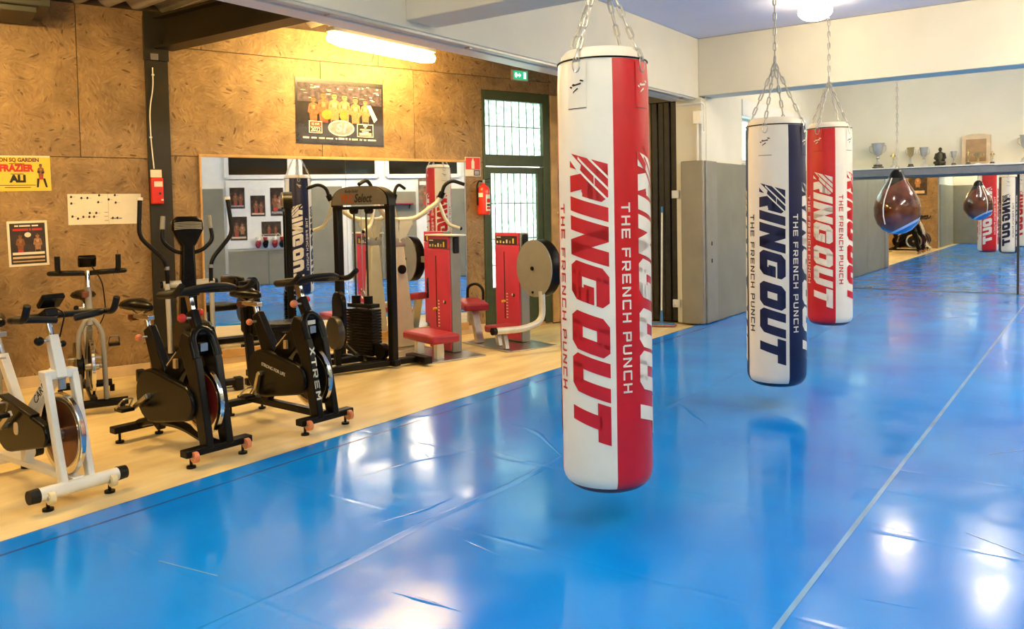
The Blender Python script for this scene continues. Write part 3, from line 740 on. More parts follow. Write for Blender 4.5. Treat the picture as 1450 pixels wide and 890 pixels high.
def teardrop_bag():
    t = thing('teardrop_bag', 'glossy brown teardrop punching bag hanging on a thin chain before the mirror', 'punching bag', (-2.13, 11.3, 1.1))
    prof = [(.001, 0), (.09, .012), (.17, .055), (.235, .13), (.268, .23), (.272, .33), (.25, .43), (.20, .53), (.145, .62), (.10, .70), (.075, .76), (.06, .775)]
    m, n, b_ = nt('teardrop_print'); N = n.nodes.new; L = n.links.new
    tc = N('ShaderNodeTexCoord'); sp = N('ShaderNodeSeparateXYZ'); L(tc.outputs['Object'], sp.inputs[0])
    nz = N('ShaderNodeTexNoise'); nz.inputs['Scale'].default_value = 3.5; nz.inputs['Detail'].default_value = 4; L(tc.outputs['Object'], nz.inputs['Vector'])
    rp = N('ShaderNodeValToRGB'); e = rp.color_ramp.elements
    e[0].position = .34; e[0].color = (.05, .010, .004, 1); e[1].position = .68; e[1].color = (.26, .085, .016, 1); k_ = e.new(.52); k_.color = (.15, .04, .01, 1)
    L(nz.outputs['Fac'], rp.inputs[0])
    # tilted colour bands printed round the bag: blue foot, white swoosh, dark shoulder
    dt = N('ShaderNodeVectorMath'); dt.operation = 'DOT_PRODUCT'; dt.inputs[1].default_value = (-.55, -.10, 1.0); L(tc.outputs['Object'], dt.inputs[0])
    r2 = N('ShaderNodeValToRGB'); r2.color_ramp.interpolation = 'CONSTANT'; q = r2.color_ramp.elements
    q[0].position = 0; q[0].color = (.05, .16, .40, 1); q[1].position = .01; q[1].color = (.05, .16, .42, 1)
    a_ = q.new(.03); a_.color = (.60, .66, .75, 1); a_ = q.new(.06); a_.color = (0, 0, 0, 1); a_ = q.new(.64); a_.color = (.015, .012, .01, 1)
    L(dt.outputs['Value'], r2.inputs[0])
    r3_ = N('ShaderNodeValToRGB'); r3_.color_ramp.interpolation = 'CONSTANT'; q = r3_.color_ramp.elements
    q[0].position = 0; q[0].color = (1, 1, 1, 1); q[1].position = .06; q[1].color = (0, 0, 0, 1); a_ = q.new(.64); a_.color = (1, 1, 1, 1)
    L(dt.outputs['Value'], r3_.inputs[0])
    mx = N('ShaderNodeMix'); mx.data_type = 'RGBA'; L(r3_.outputs[0], mx.inputs[0]); L(rp.outputs[0], mx.inputs[6]); L(r2.outputs[0], mx.inputs[7])
    L(mx.outputs[2], b_.inputs['Base Color']); b_.inputs['Roughness'].default_value = .12; b_.inputs['Coat Weight'].default_value = .6
    k = MB(); k.lathe(prof, 36); k.build('body', m, t)
    k = MB(); k.lathe([(.098, .70), (.102, .705), (.078, .765), (.05, .80), (.02, .815), (.001, .815)], 24); k.build('collar', BLACK, t)
    for a in (-.6, 2.2):
        k = MB(); k.tube([((r+.004)*cos(toc_+a), (r+.004)*sin(toc_+a), z) for r, z in prof[3:10]], .008, 6); k.build('strap', WHITEP, t)
    k = MB(); k.tube([V((.022*cos(q), 0, .83+.022*sin(q))) for q in [2*pi*i/14 for i in range(14)]], .005, 6, closed=True); k.build('ring', STEEL, t)
    ct = chain(t, (0, 0, .85), (0, 0, ZC-1.1-.02)); 
    return t
toc_ = math.atan2(-11.3, 2.13)
teardrop_bag()

# ================================================================== ON THE BOARD WALL
def quad(parent, name, x0, y0, x1, y1, z, m, tilt=0, label=None):
    k = MB(); k.bb((x0, y0, z), (x1, y1, z+.0006)); return k.build(name, m, parent, label=label)
def blob(parent, name, cx, cy, rx, ry, z, m, n=14):
    k = MB(); k.prism([(cx+rx*cos(2*pi*i/n), cy+ry*sin(2*pi*i/n)) for i in range(n)], .0006, M.Translation((0, 0, z))); return k.build(name, m, parent)
def poly(parent, name, pts, z, m):
    k = MB(); k.prism(pts, .0006, M.Translation((0, 0, z))); return k.build(name, m, parent)
def sheet_thing(name, lbl, cat, mx, w, h, m, th=.002, curl=0., group=None):
    t = thing(name, lbl, cat, group=group); t.matrix_world = mx
    k = MB(); n = 8
    if curl:
        for i in range(n+1):
            x = -w/2+w*i/n
            for y in (-h/2, h/2): k.v.append(V((x, y, curl*(abs(2*i/n-1)**3))))
        for i in range(n): k.f.append([2*i, 2*i+2, 2*i+3, 2*i+1])
    else: k.box((0, 0, -th/2), (w, h, th))
    k.build('sheet', m, t); return t
def fighter(p, cx, top, hgt, z, skin, short=None):
    """printed half-figure: head, shoulders, arms"""
    hr = hgt*.105; bw = .80
    poly(p, 'printed_figure', [(cx+hr*a*bw, top-hgt*b) for a, b in ((-1.9, .27), (-.7, .215), (.7, .215), (1.9, .27), (2.5, .55), (1.7, .60), (1.4, 1), (-1.4, 1), (-1.7, .60), (-2.5, .55))], z, skin)
    blob(p, 'printed_head', cx, top-hr, hr*.85, hr*1.1, z+.0007, skin, 10)
    poly(p, 'printed_hair', [(cx-hr*.85, top-hr*.75), (cx-hr*.6, top-hr*.1), (cx+hr*.6, top-hr*.1), (cx+hr*.85, top-hr*.75), (cx+hr*.5, top-hr*.5), (cx-hr*.5, top-hr*.5)], z+.0014, INK)
    poly(p, 'printed_shorts', [(cx-hr*1.25*bw, top-hgt*.84), (cx+hr*1.25*bw, top-hgt*.84), (cx+hr*1.4*bw, top-hgt), (cx-hr*1.4*bw, top-hgt)], z+.0013, REDI if skin is SKIN else INK)
    for s_ in (-1, 1): poly(p, 'printed_shade', [(cx+s_*hr*1.15*bw, top-hgt*.36), (cx+s_*hr*1.4*bw, top-hgt*.36), (cx+s_*hr*1.55*bw, top-hgt*.60), (cx+s_*hr*1.25*bw, top-hgt*.64)][::s_], z+.0010, mat('print_skin_shade', (.07, .025, .01), .6))
    poly(p, 'printed_highlight', [(cx-hr*.8*bw, top-hgt*.30), (cx+hr*.8*bw, top-hgt*.30), (cx+hr*.6*bw, top-hgt*.44), (cx-hr*.6*bw, top-hgt*.44)], z+.0010, SKINL if skin is SKIN else mat('print_skin_glow', (.55, .34, .20), .6))
    poly(p, 'printed_face_shade', [(cx-hr*.5, top-hr*.95), (cx+hr*.5, top-hr*.95), (cx+hr*.45, top-hr*1.1), (cx-hr*.45, top-hr*1.1)], z+.0014, mat('print_skin_shade', (.07, .025, .01), .6))
    blob(p, 'printed_fist', cx-hr*1.2, top-hgt*.52, hr*.8, hr*.7, z+.0014, short or skin, 8); blob(p, 'printed_fist', cx+hr*1.1, top-hgt*.56, hr*.8, hr*.7, z+.0014, short or skin, 8)
def T(p, s, x, y, size, m, z=.0022, sx=1., shear=0, bold=0.): return text('printed_text', s, size, m, p, M.Translation((x, y, z)), sx=sx, shear=shear, bold=bold)

# large event poster (1.04 x .71)
p = sheet_thing('poster', 'big dark boxing event poster above the mirror with fighters and year 2022', 'poster', wmx(.425, .024, 2.602) @ M.Rotation(R(-.6), 4, 'Z'), 1.04, .705, mat('poster_black', (.020, .016, .018), .25, var=.5, scale=6), .003)
quad(p, 'printed_crowd', -.5, .10, .5, .30, .0004, PURPLE)
rr = random.Random(5)
for i in range(26):
    x, y = rr.uniform(-.49, .45), rr.uniform(.14, .30); quad(p, 'printed_light', x, y, x+rr.uniform(.015, .06), y+rr.uniform(.006, .014), .0011, PAPER if rr.random() < .6 else GREYPR)
for i, (cx, top, hg, sk) in enumerate(((-.32, .16, .31, SKIN), (-.20, .215, .37, SKIN), (-.075, .215, .36, SKINL), (.045, .21, .36, SKINL), (.175, .18, .34, SKINL), (.295, .165, .30, SKINL))):
    fighter(p, cx, top, hg, .0018+.0004*i, sk)
blob(p, 'printed_belt', -.165, -.03, .065, .055, .0066, GOLD); blob(p, 'printed_belt', .03, -.03, .05, .05, .0066, GOLD)
poly(p, 'printed_towel', [(.31, .10), (.36, .10), (.44, -.05), (.40, -.09)], .0066, PAPER)
quad(p, 'printed_ground', -.5, -.34, .5, -.115, .0046, mat('poster_black', (.02, .016, .018)))
blob(p, 'printed_badge', .0, -.17, .155, .088, .0072, PAPER, 28); blob(p, 'printed_badge', .0, -.17, .140, .075, .0080, mat('badge_grey', (.30, .24, .25), .4, var=.3, scale=20), 28)
T(p, 'S1', .0, -.17, .13, PAPER, .0092, 1.1, .2, .002)
quad(p, 'printed_frame', -.375, -.235, -.225, -.105, .0056, PAPER); quad(p, 'printed_date', -.367, -.165, -.233, -.112, .0064, REDI)
T(p, '02 AVR', -.30, -.139, .036, PAPER, .0076, .8); quad(p, 'printed_date', -.367, -.229, -.233, -.168, .0064, INK); T(p, '2022', -.30, -.199, .066, PAPER, .0076, .85, 0, .001)
quad(p, 'printed_frame', .19, -.255, .39, -.11, .0056, PAPER); quad(p, 'printed_panel', .198, -.247, .382, -.118, .0064, INK)
for i, (w_, y) in enumerate(((.05, -.13), (.02, -.15), (.13, -.172), (.08, -.195), (.15, -.215), (.15, -.232))): quad(p, 'printed_line', .29-w_/2, y-.006, .29+w_/2, y+.006, .0074, PAPER)
for x, w_ in ((-.41, .07), (-.32, .06), (-.23, .065), (-.14, .08), (-.06, .02), (.0, .07), (.06, .02), (.10, .02), (.16, .07), (.235, .03), (.285, .03), (.37, .10)):
    quad(p, 'printed_sponsor', x-w_/2, -.295, x+w_/2, -.278+rr.uniform(-.004, .004), .0056, PAPER)

# yellow match poster at the left edge
p = sheet_thing('poster', 'yellow boxing match poster with red and black lettering at the left edge', 'poster', wmx(-2.72, .022, 1.905) @ M.Rotation(R(.6), 4, 'Z'), .585, .315, YEL, .003)
quad(p, 'printed_margin', -.2925, .145, .2925, .1575, .0003, PAPER)
T(p, 'MADISON SQ GARDEN', -.01, .118, .046, mat('print_brown_ink', (.16, .05, .01), .6), .0015, .9, 0, .002)
T(p, 'FRAZIER', .025, .045, .082, REDI, .0015, .84, 0, .005)
T(p, 'ALI', .035, -.05, .085, INK, .0015, 1.0, 0, .006)
for x, y, w_ in ((.03, .085, .12), (.03, -.005, .1), (.03, -.105, .28), (.03, -.125, .2)): quad(p, 'printed_line', x-w_/2, y-.003, x+w_/2, y+.003, .001, INK)
for cx in (-.18, .215):
    fighter(p, cx, .085, .14, .001, SKIN, INK)
    for dx in (-.02, .025): poly(p, 'printed_leg', [(cx+dx-.012, -.045), (cx+dx+.008, -.045), (cx+dx*1.6+.01, -.125), (cx+dx*1.6-.006, -.125)], .001, INK)

# framed fight print
p = sheet_thing('poster', 'small white bordered dark fight poster with two boxers beside the bikes', 'poster', wmx(-2.628, .022, 1.28) @ M.Rotation(R(1.), 4, 'Z'), .315, .405, PAPER, .004)
quad(p, 'printed_ground', -.138, -.182, .138, .182, .0004, mat('print_dark_brown', (.035, .022, .015), .5, var=.4, scale=12))
for x, w_ in ((-.085, .03), (-.02, .085), (.06, .05)): quad(p, 'printed_line', x-w_/2, .152, x+w_/2, .165, .0012, PAPER)
for x, w_ in ((-.055, .12), (.02, .015), (.075, .08)): quad(p, 'printed_line', x-w_/2, .115, x+w_/2, .135, .0012, REDI)
fighter(p, -.06, .085, .17, .0014, SKIN); fighter(p, .075, .085, .17, .0014, SKINL); blob(p, 'printed_badge', .0, .078, .026, .022, .004, PAPER)
for y, h_, m_ in ((-.088, .022, PAPER), (-.125, .018, LIGHTW), (-.158, .012, PINE)): quad(p, 'printed_band', -.125, y-h_/2, .125, y+h_/2, .004, m_)

# white exercise chart
p = sheet_thing('wall_chart', 'wide white paper exercise chart pinned beside the steel column', 'chart', wmx(-1.985, .022, 1.578), .63, .285, PAPER, .002)
for x, y in ((-.285, .115), (-.285, .055), (-.2, .105), (-.15, .105), (-.05, .13), (-.06, .065), (-.28, -.065), (-.235, -.085), (-.19, -.07), (-.135, -.035), (-.14, -.07), (-.08, -.035), (-.1, -.07), (.085, .13), (.09, .06), (.03, .09), (.06, -.085), (.1, -.085)):
    poly(p, 'printed_figure', [(x-.010, y-.006), (x, y-.012), (x+.011, y-.004), (x+.006, y+.012), (x-.006, y+.010)], .0012, INK)
    quad(p, 'printed_caption', x+.014, y-.002, x+.034, y+.001, .0012, GREYPR)
for y in (-.03, -.068, -.106): quad(p, 'printed_line', -.01, y-.003, .02, y+.003, .0012, GREYPR)
quad(p, 'printed_fold', .024, -.142, .026, .142, .0008, GREYPR); quad(p, 'printed_line', .04, -.092, .14, -.086, .0014, INK)

# exit sign, extinguisher with its plate, alarm call point with cable
t = thing('exit_sign', 'small lit green exit sign above the green door', 'sign'); t.matrix_world = wmx(2.88, .02, 3.20)
k = MB(); k.box((0, 0, .02), (.25, .135, .04)); k.build('case', SILVER, t, bevel=.004)
quad(t, 'sign_face', -.11, -.055, .11, .055, .0405, PGREEN); poly(t, 'arrow', [(-.045, -.012), (-.02, -.012), (-.02, -.03), (.012, 0), (-.02, .03), (-.02, .012), (-.045, .012)], .0425, PWHITE)
quad(t, 'door_symbol', .05, -.04, .085, .04, .0425, PWHITE); blob(t, 'runner_symbol', -.07, .0, .02, .034, .0425, PWHITE, 8)
t = thing('fire_sign', 'red and white fire extinguisher sign plate above the extinguisher', 'sign'); t.matrix_world = wmx(2.15, .026, 2.035)
k = MB(); k.box((0, 0, .0), (.225, .235, .006)); k.build('plate', PAPER, t)
quad(t, 'red_field', -.105, -.035, .105, .11, .0036, REDE); quad(t, 'blue_field', .01, -.11, .105, -.04, .0036, mat('sign_blue', (.03, .06, .25), .5))
poly(t, 'bottle_symbol', [(-.022, -.025), (.022, -.025), (.022, .06), (.008, .085), (.008, .1), (-.008, .1), (-.008, .085), (-.022, .06)], .0046, PAPER)
for y in (-.06, -.075, -.09): quad(t, 'printed_line', .025, y-.003, .09, y+.003, .0046, PAPER)
t = thing('fire_extinguisher', 'red fire extinguisher hanging on the board wall left of the green door', 'fire extinguisher', W(2.245, .11, 1.44), WRZ)
k = MB(); k.lathe([(.001, 0), (.065, 0), (.078, .015), (.078, .29), (.068, .335), (.04, .36), (.022, .37), (.022, .39), (.001, .39)], 22); k.build('cylinder', REDE, t)
k = MB(); k.cyl((0, 0, .38), (0, 0, .43), .02, seg=12); k.build('valve', STEEL, t)
k = MB(); k.bar((0, -.02, .425), (.02, .09, .45), .02, .01); k.bar((0, -.02, .405), (.02, .075, .40), .02, .008); k.build('lever', BLACK, t)
k = MB(); k.tube(curve([(0, -.02, .41), (.0, -.07, .42), (0, -.095, .36), (0, -.092, .12)], .04), .011, 8); k.build('hose', RUBBER, t)
k = MB(); k.lathe([(.0788, .05), (.0788, .25)], 10, a0=-.25, a1=.95); k.build('instruction_label', PAPER, t)
k = MB(); k.lathe([(.0792, .22), (.0792, .27)], 6, a0=-1.5, a1=-.7); k.build('service_label', PAPER, t)
for j, (za, zb) in enumerate(((.07, .1), (.11, .135), (.15, .2))):
    k = MB(); k.lathe([(.0794, za), (.0794, zb)], 8, a0=-.1, a1=.8); k.build('printed_block', REDE if j != 1 else INK, t)
k = MB(); k.box((-.085, 0, .3), (.02, .05, .12)); k.build('wall_bracket', STEEL, t)
t = thing('alarm_call_point', 'red fire alarm box with white label on the olive steel column', 'alarm', W(-1.535, .055, 1.62), WRZ)
k = MB(); k.bb((0, -.055, 0), (.055, .055, .25)); k.build('case', REDE, t, bevel=.008)
k = MB(); k.bb((.055, -.03, .165), (.058, .045, .215)); k.build('window_label', PAPER, t); k = MB(); k.bb((0, -.05, .255), (.02, .05, .33)); k.build('name_plate', PAPER, t)
k = MB(); k.cyl((.055, .02, .10), (.062, .02, .10), .012, seg=10); k.build('key_hole', INK, t); k = MB(); k.bb((.056, .03, .03), (.06, .05, .045)); k.build('latch', WHITEP, t)
t = thing('alarm_cable', 'thin white cable running up the steel column from the alarm box', 'cable', W(-1.55, .062, 1.96), WRZ)
k = MB(); k.tube(curve([(0, .0, 0), (0, -.02, .3), (0, -.02, .58), (0, .02, .78), (0, .02, .97)], .1), .006, 6); k.build('cable_run', WHITEP, t)
for z in (.3, .9):
    k = MB(); k.box((.004, -.02 if z < .5 else .02, z), (.012, .024, .014)); k.build('clip', WHITEP, t)
t = thing('air_heater', 'dark grey metal heater box hanging under the roof in the top left corner', 'heater', W(-2.95, .35, 3.215), WRZ)
HG = mat('heater_grey', (.045, .045, .032), .5, .2)
k = MB(); k.bb((-.3, -.6, .05), (.3, .5, .25)); k.build('case', HG, t, bevel=.01); k = MB(); k.bb((-.26, -.5, .0), (.26, .4, .05)); k.build('outlet', HG, t, bevel=.006)
for i in range(4): k = MB(); k.bb((.3, -.5, .09+.04*i), (.306, .42, .105+.04*i)); k.build('slat', OLIVE, t)

# ================================================================== RIGHT WALL (seen in the mirror)
def rwall(y, z, o=.005): return frame_mx((XR-o, y, z), (0, -1, 0), (0, 0, 1))
bd = thing('display_board', 'white display board with fight photos reflected in the wall mirror', 'board'); bd.matrix_world = rwall(5.58, 1.5, .0)
k = MB(); k.box((0, 0, .012), (1.2, 1.44, .024)); k.build('panel', WHITEP, bd, bevel=.004)
for i, (y, z, w_, h_, l) in enumerate(((5.2, 1.85, .3, .44, 'dark fight photo at the upper left of the reflected white board'), (5.61, 1.68, .3, .44, 'brown fight photo in the upper middle of the reflected white board'), (6.0, 1.76, .27, .60, 'tall fight photo at the right of the reflected white board'), (5.21, 1.21, .34, .5, 'pale figure photo at the lower left of the reflected white board'), (5.87, 1.19, .4, .31, 'wide photo of two boxers at the lower right of the reflected board'))):
    p = sheet_thing('fight_photo', l, 'photo', rwall(y, z, .026), w_, h_, mat('photo_dark', (.045, .026, .016), .35, var=.8, scale=9), .002, group='photos on the display board')
    fighter(p, w_*.12, h_*.28, h_*.6, .001, SKIN); fighter(p, -w_*.22, h_*.22, h_*.55, .002, SKINL if i in (3, 2) else SKIN)
    quad(p, 'printed_band', -w_*.42, -h_*.42, w_*.42, -h_*.34, .001, LIGHTW if i % 2 else GREYPR)
for y, l in ((5.66, 'red boxing gloves hanging by laces under the reflected white board'), (6.0, 'dark red boxing gloves hanging beside the first pair under the board')):
    t = thing('boxing_gloves', l, 'gloves', (XR-.09, y, .93), 0, 'gloves on the board')
    GLV = mat('glove_red', (.28, .012, .015), .3)
    for dy in (-.07, .08):
        k = MB(); k.ball((0, dy, -.06), (.06, .06, .085)); k.ball((-.035, dy+.04, -.02), (.03, .025, .05)); k.build('glove', GLV if dy < 0 else BLACKM, t)
        k = MB(); k.cyl((0, dy, .02), (0, dy, .09), .042, .047, 14); k.build('cuff', PAPER if dy < 0 else GLV, t)
    k = MB(); k.tube([(.0, -.07, .08), (.06, 0, .17), (0, .08, .08)], .006, 6); k.build('lace', PAPER, t)
t = thing('wall_shelf', 'small red wall shelf with dark frames reflected in the mirror', 'shelf', (XR, 8.62, 1.66))
k = MB(); k.bb((-.16, -.3, 0), (0, .3, .03)); k.build('board', REDV, t, bevel=.004)
for y in (-.22, .22): k = MB(); k.bar((-.01, y, -.1), (-.12, y, 0), .02, .02); k.build('bracket', BLACK, t)
p = sheet_thing('club_photo', 'dark framed club photo under the reflected red shelf', 'photo', rwall(8.55, 1.38, .006), .5, .4, INK, .012); quad(p, 'print', -.2, -.15, .2, .15, .001, GREYPR)
p = sheet_thing('club_poster', 'tall brown poster reflected beside the red punching bag', 'poster', rwall(9.2, 1.85, .04), .3, .75, mat('print_brown', (.20, .13, .07), .5, var=.6, scale=8), .003)
fighter(p, 0, .2, .4, .001, SKIN); quad(p, 'printed_band', -.12, .24, .12, .32, .001, PAPER)
# posters on the annex end wall, seen in the far mirror
for x, z, l in ((-5.0, 2.1, 'dark poster on the annex end wall seen in the far mirror'), (-5.6, 1.75, 'second dark poster on the annex end wall seen in the far mirror')):
    p = sheet_thing('fight_poster', l, 'poster', frame_mx((x, YA+.004, z), (-1, 0, 0), (0, 0, 1)), .55, .78, mat('photo_dark', (.045, .026, .016)), .003)
    fighter(p, .0, .25, .45, .001, SKINL); quad(p, 'printed_band', -.2, -.33, .2, -.24, .001, LIGHTW)

# ================================================================== TROPHY SHELF
sh = thing('trophy_shelf', 'long grey shelf with white edge above the far mirrors', 'shelf', (-1.0, YB, 0))
SHG = mat('shelf_grey', (.17, .18, .20), .5)
k = MB(); k.bb((-2.62, -.40, 2.055), (3.1, .008, 2.075)); k.build('top_board', WHITEP, sh, bevel=.003)
k = MB(); k.bb((-2.55, -.38, 1.935), (3.1, -.35, 2.055)); k.build('front_board', SHG, sh, bevel=.003)
k = MB(); k.bb((-2.55, -.35, 1.92), (3.1, .008, 1.94)); k.build('under_board', SHG, sh)
k = MB(); k.bb((-2.57, -.38, 1.93), (-2.55, .008, 2.055)); k.build('end_board', SHG, sh)
k = MB(); k.bb((-.42, -.405, 2.05), (-.05, -.36, 2.082)); k.build('edge_strip', WHITEP, sh)
ZS = 2.0755
TGOLD = mat('trophy_gold', (.62, .45, .20), .3, .8); TSIL = mat('trophy_silver', (.50, .49, .46), .28, .35); MARB = mat('trophy_base', (.10, .08, .06), .3, var=.5, scale=30); MARBL = mat('trophy_base_pale', (.62, .58, .50), .3)
def trophy(x, h, lbl, w=.1, cup=TSIL, stem=TSIL, base=MARB, y=YB-.16, figure=False):
    t = thing('trophy', lbl, 'trophy', (x, y, ZS), 0, 'trophies on the shelf')
    k = MB(); k.lathe([(.001, 0), (w*.42, 0), (w*.42, h*.07), (w*.32, h*.08), (w*.32, h*.16), (.001, h*.16)], 16); k.build('base', base, t)
    k = MB(); k.lathe([(w*.22, h*.16), (w*.1, h*.24), (w*.08, h*.36), (w*.16, h*.41), (w*.08, h*.46), (w*.12, h*.52)], 16); k.build('stem', stem, t)
    if figure:
        k = MB(); k.ball((0, 0, h*.95), w*.13, 8, 6); k.tube([(0, 0, h*.52), (0, 0, h*.72), (0, 0, h*.9)], w*.15, 8, rr=[w*.1, w*.2, w*.08]); k.tube([(-w*.15, 0, h*.82), (-w*.35, -w*.1, h*.74), (-w*.2, -w*.25, h*.84)], w*.07, 6); k.tube([(w*.15, 0, h*.82), (w*.35, -w*.1, h*.74), (w*.2, -w*.25, h*.84)], w*.07, 6); k.build('figure', cup, t)
    else:
        k = MB(); k.lathe([(w*.1, h*.5), (w*.3, h*.58), (w*.40, h*.75), (w*.43, h*.92), (w*.5, h), (w*.46, h), (w*.38, h*.92), (.001, h*.62)], 18); k.build('cup', cup, t)
        for s in (-1, 1):
            k = MB(); k.tube(curve([(s*w*.36, 0, h*.62), (s*w*.62, 0, h*.70), (s*w*.60, 0, h*.9), (s*w*.42, 0, h*.9)], w*.2), w*.035, 6); k.build('handle', stem, t)
trophy(-3.17, .43, 'tallest silver trophy cup at the left end of the shelf', .22)
trophy(-2.93, .26, 'small trophy figure behind the thin hanging chain', .11, TGOLD, TSIL, MARBL, figure=True)
trophy(-2.66, .33, 'gold rimmed trophy cup right of the hanging chain', .125, TGOLD, TSIL)
trophy(-2.46, .32, 'silver trophy cup with a wide rim left of the dark figurine', .14, TSIL, TSIL, MARBL)
trophy(-2.02, .23, 'slim small trophy cup between the figurine and the framed picture', .10, TSIL, TSIL)
trophy(-1.80, .24, 'small gold figure trophy before the left side of the framed picture', .10, TGOLD, TGOLD, figure=True, y=YB-.26)
trophy(-1.66, .19, 'low gold trophy cup before the middle of the framed picture', .13, TGOLD, TGOLD, MARBL, y=YB-.26)
trophy(-1.47, .20, 'small trophy figure at the right side of the framed picture', .09, TGOLD, TSIL, figure=True, y=YB-.2)
trophy(-1.03, .43, 'tall trophy cup cut off by the right edge of the picture', .16, TSIL, TGOLD, MARBL)
t = thing('figurine', 'dark bronze seated figurine in the middle of the trophy shelf', 'figurine', (-2.215, YB-.17, ZS))
BRZ = mat('bronze', (.055, .045, .025), .4, .5)
k = MB(); k.bb((-.075, -.05, 0), (.075, .05, .04)); k.build('plinth', BRZ, t, bevel=.004)
k = MB(); k.tube([(0, 0, .035), (0, 0, .10), (0, 0, .17), (0, 0, .215), (0, 0, .235)], .06, 12, rr=[.075, .068, .062, .05, .02]); k.ball((0, -.005, .27), (.028, .03, .036), 10, 8)
for s in (-1, 1): k.tube([(s*.055, 0, .205), (s*.075, -.02, .13), (s*.03, -.06, .09)], .02, 8); k.tube([(s*.03, -.02, .05), (s*.07, -.06, .055), (s*.01, -.075, .05)], .025, 8)
k.build('body', BRZ, t)
t = thing('framed_picture', 'light wooden picture frame with arched top standing among the trophies', 'picture', (-1.715, YB-.06, ZS+.004))
arch = [(-.205, 0), (.205, 0), (.205, .47)]+[(.205-.41*i/8, .47+.03*sin(pi*i/8)) for i in range(1, 8)]+[(-.205, .47)]
k = MB(); k.prism(arch, .03, M.Rotation(R(84), 4, 'X')); k.build('frame', LIGHTW, t, bevel=.004)
k = MB(); k.box((0, -.016, .23), (.29, .012, .36), M.Rotation(R(-6), 4, 'X')); k.build('picture', mat('sepia_print', (.38, .22, .09), .4, var=.15), t)

# mop at the doorway
t = thing('floor_mop', 'blue and white floor mop leaning beside the dark doorway', 'mop', (-4.60, 9.70, 0))
BLUEP = mat('blue_plastic', (.05, .20, .45), .4)
k = MB(); k.cyl((0, .0, .16), (-.11, .28, 1.42), .012, seg=10); k.build('handle', WHITEP, t)
k = MB(); k.cyl((.014, -.035, .0), (0, .0, .18), .022, .016, seg=10); k.build('socket', BLUEP, t)
k = MB(); k.cyl((-.11, .28, 1.40), (-.118, .30, 1.5), .014, seg=10); k.build('grip', BLUEP, t)
k = MB(); k.box((.02, -.05, .015), (.30, .1, .03), M.Rotation(R(15), 4, 'Z')); k.build('head', BLUEP, t, bevel=.01)
k = MB(); k.box((.02, -.05, .0), (.34, .13, .02), M.Rotation(R(15), 4, 'Z')); k.build('cloth', mat('pink_cloth', (.5, .2, .2), .8, var=.4, scale=20), t, bevel=.008)

# conduit and box at the pillar head
t = thing('junction_box', 'white junction box with bent conduit at the top of the pillar', 'junction box', (-4.19, 9.93, 2.53))
k = MB(); k.box((.0, 0, .08), (.10, .05, .16)); k.build('box', WHITEP, t, bevel=.006)
k = MB(); k.tube(curve([(0, 0, .0), (0, 0, -.4), (.0, 0, -.5)], .05), .014, 8); k.build('conduit', WHITEP, t)
k = MB(); k.tube(curve([(.09, .0, -.1), (.09, 0, .22), (.09, -.05, .25), (-.25, -.06, .25)], .05), .012, 8); k.build('conduit', WHITEP, t)

# ================================================================== EXERCISE BIKES  (local +x = forwards, -y = camera side)
def hull2(c0, r0, c1, r1, n=12):
    """outline of two circles in x,z joined like a chain guard"""
    (x0, z0), (x1, z1) = c0, c1; a = math.atan2(z1-z0, x1-x0); d = math.hypot(x1-x0, z1-z0); b = math.acos((r0-r1)/d); pts = []
    for i in range(n+1):
        t = a+b+(2*pi-2*b)*i/n; pts.append((x0+r0*cos(t), z0+r0*sin(t)))
    for i in range(n+1):
        t = a-b+2*b*i/n; pts.append((x1+r1*cos(t), z1+r1*sin(t)))
    return pts
XZ = M(((1, 0, 0, 0), (0, 0, 1, 0), (0, 1, 0, 0), (0, 0, 0, 1)))       # prism in x,z extruded along y
def prism_xz(pts, y, th): return MB().prism(pts, th, M.Translation((0, y, 0)) @ XZ)
def wheel_part(t, c, r, m_face, m_rim, th=.028):
    x, z = c
    mx = M.Translation((x, 0, z)) @ M.Rotation(R(90), 4, 'X')
    fw_ = MB().lathe([(.001, -th*.3), (r*.8, -th*.3), (r*.8, th*.3), (.001, th*.3)], 36, mx).build('flywheel', m_face, t)
    MB().lathe([(r*.79, -th*.32), (r*.84, -th/2), (r*.98, -th/2), (r, -th*.35), (r, th*.35), (r*.98, th/2), (r*.84, th/2), (r*.79, th*.32)], 44, mx).build('flywheel_rim', m_rim, fw_)
    MB().lathe([(.001, -.10), (.016, -.10), (.016, -.06), (.03, -.05), (.03, .05), (.016, .06), (.016, .10), (.001, .10)], 14, mx).build('flywheel_hub', STEEL, fw_)
def saddle(t, x, z, m=BLACKM):
    k = MB(); secs = [(-.14, .05, .03), (-.12, .095, .045), (-.06, .10, .05), (.0, .065, .045), (.06, .036, .04), (.115, .026, .032), (.135, .012, .02)]; n = 12
    for xx, w_, h_ in secs:
        for j in range(n):
            a = 2*pi*j/n; k.v.append(V((x+xx, w_*cos(a), z+h_*sin(a)*(1 if sin(a) > 0 else .75)-(.01 if xx > .05 else 0))))
    for i in range(len(secs)-1):
        for j in range(n): k.f.append([i*n+j, i*n+(j+1) % n, (i+1)*n+(j+1) % n, (i+1)*n+j])
    k.f.append(list(range(n))); k.f.append([(len(secs)-1)*n+j for j in range(n)]); return k.build('saddle', m, t, label='black saddle')
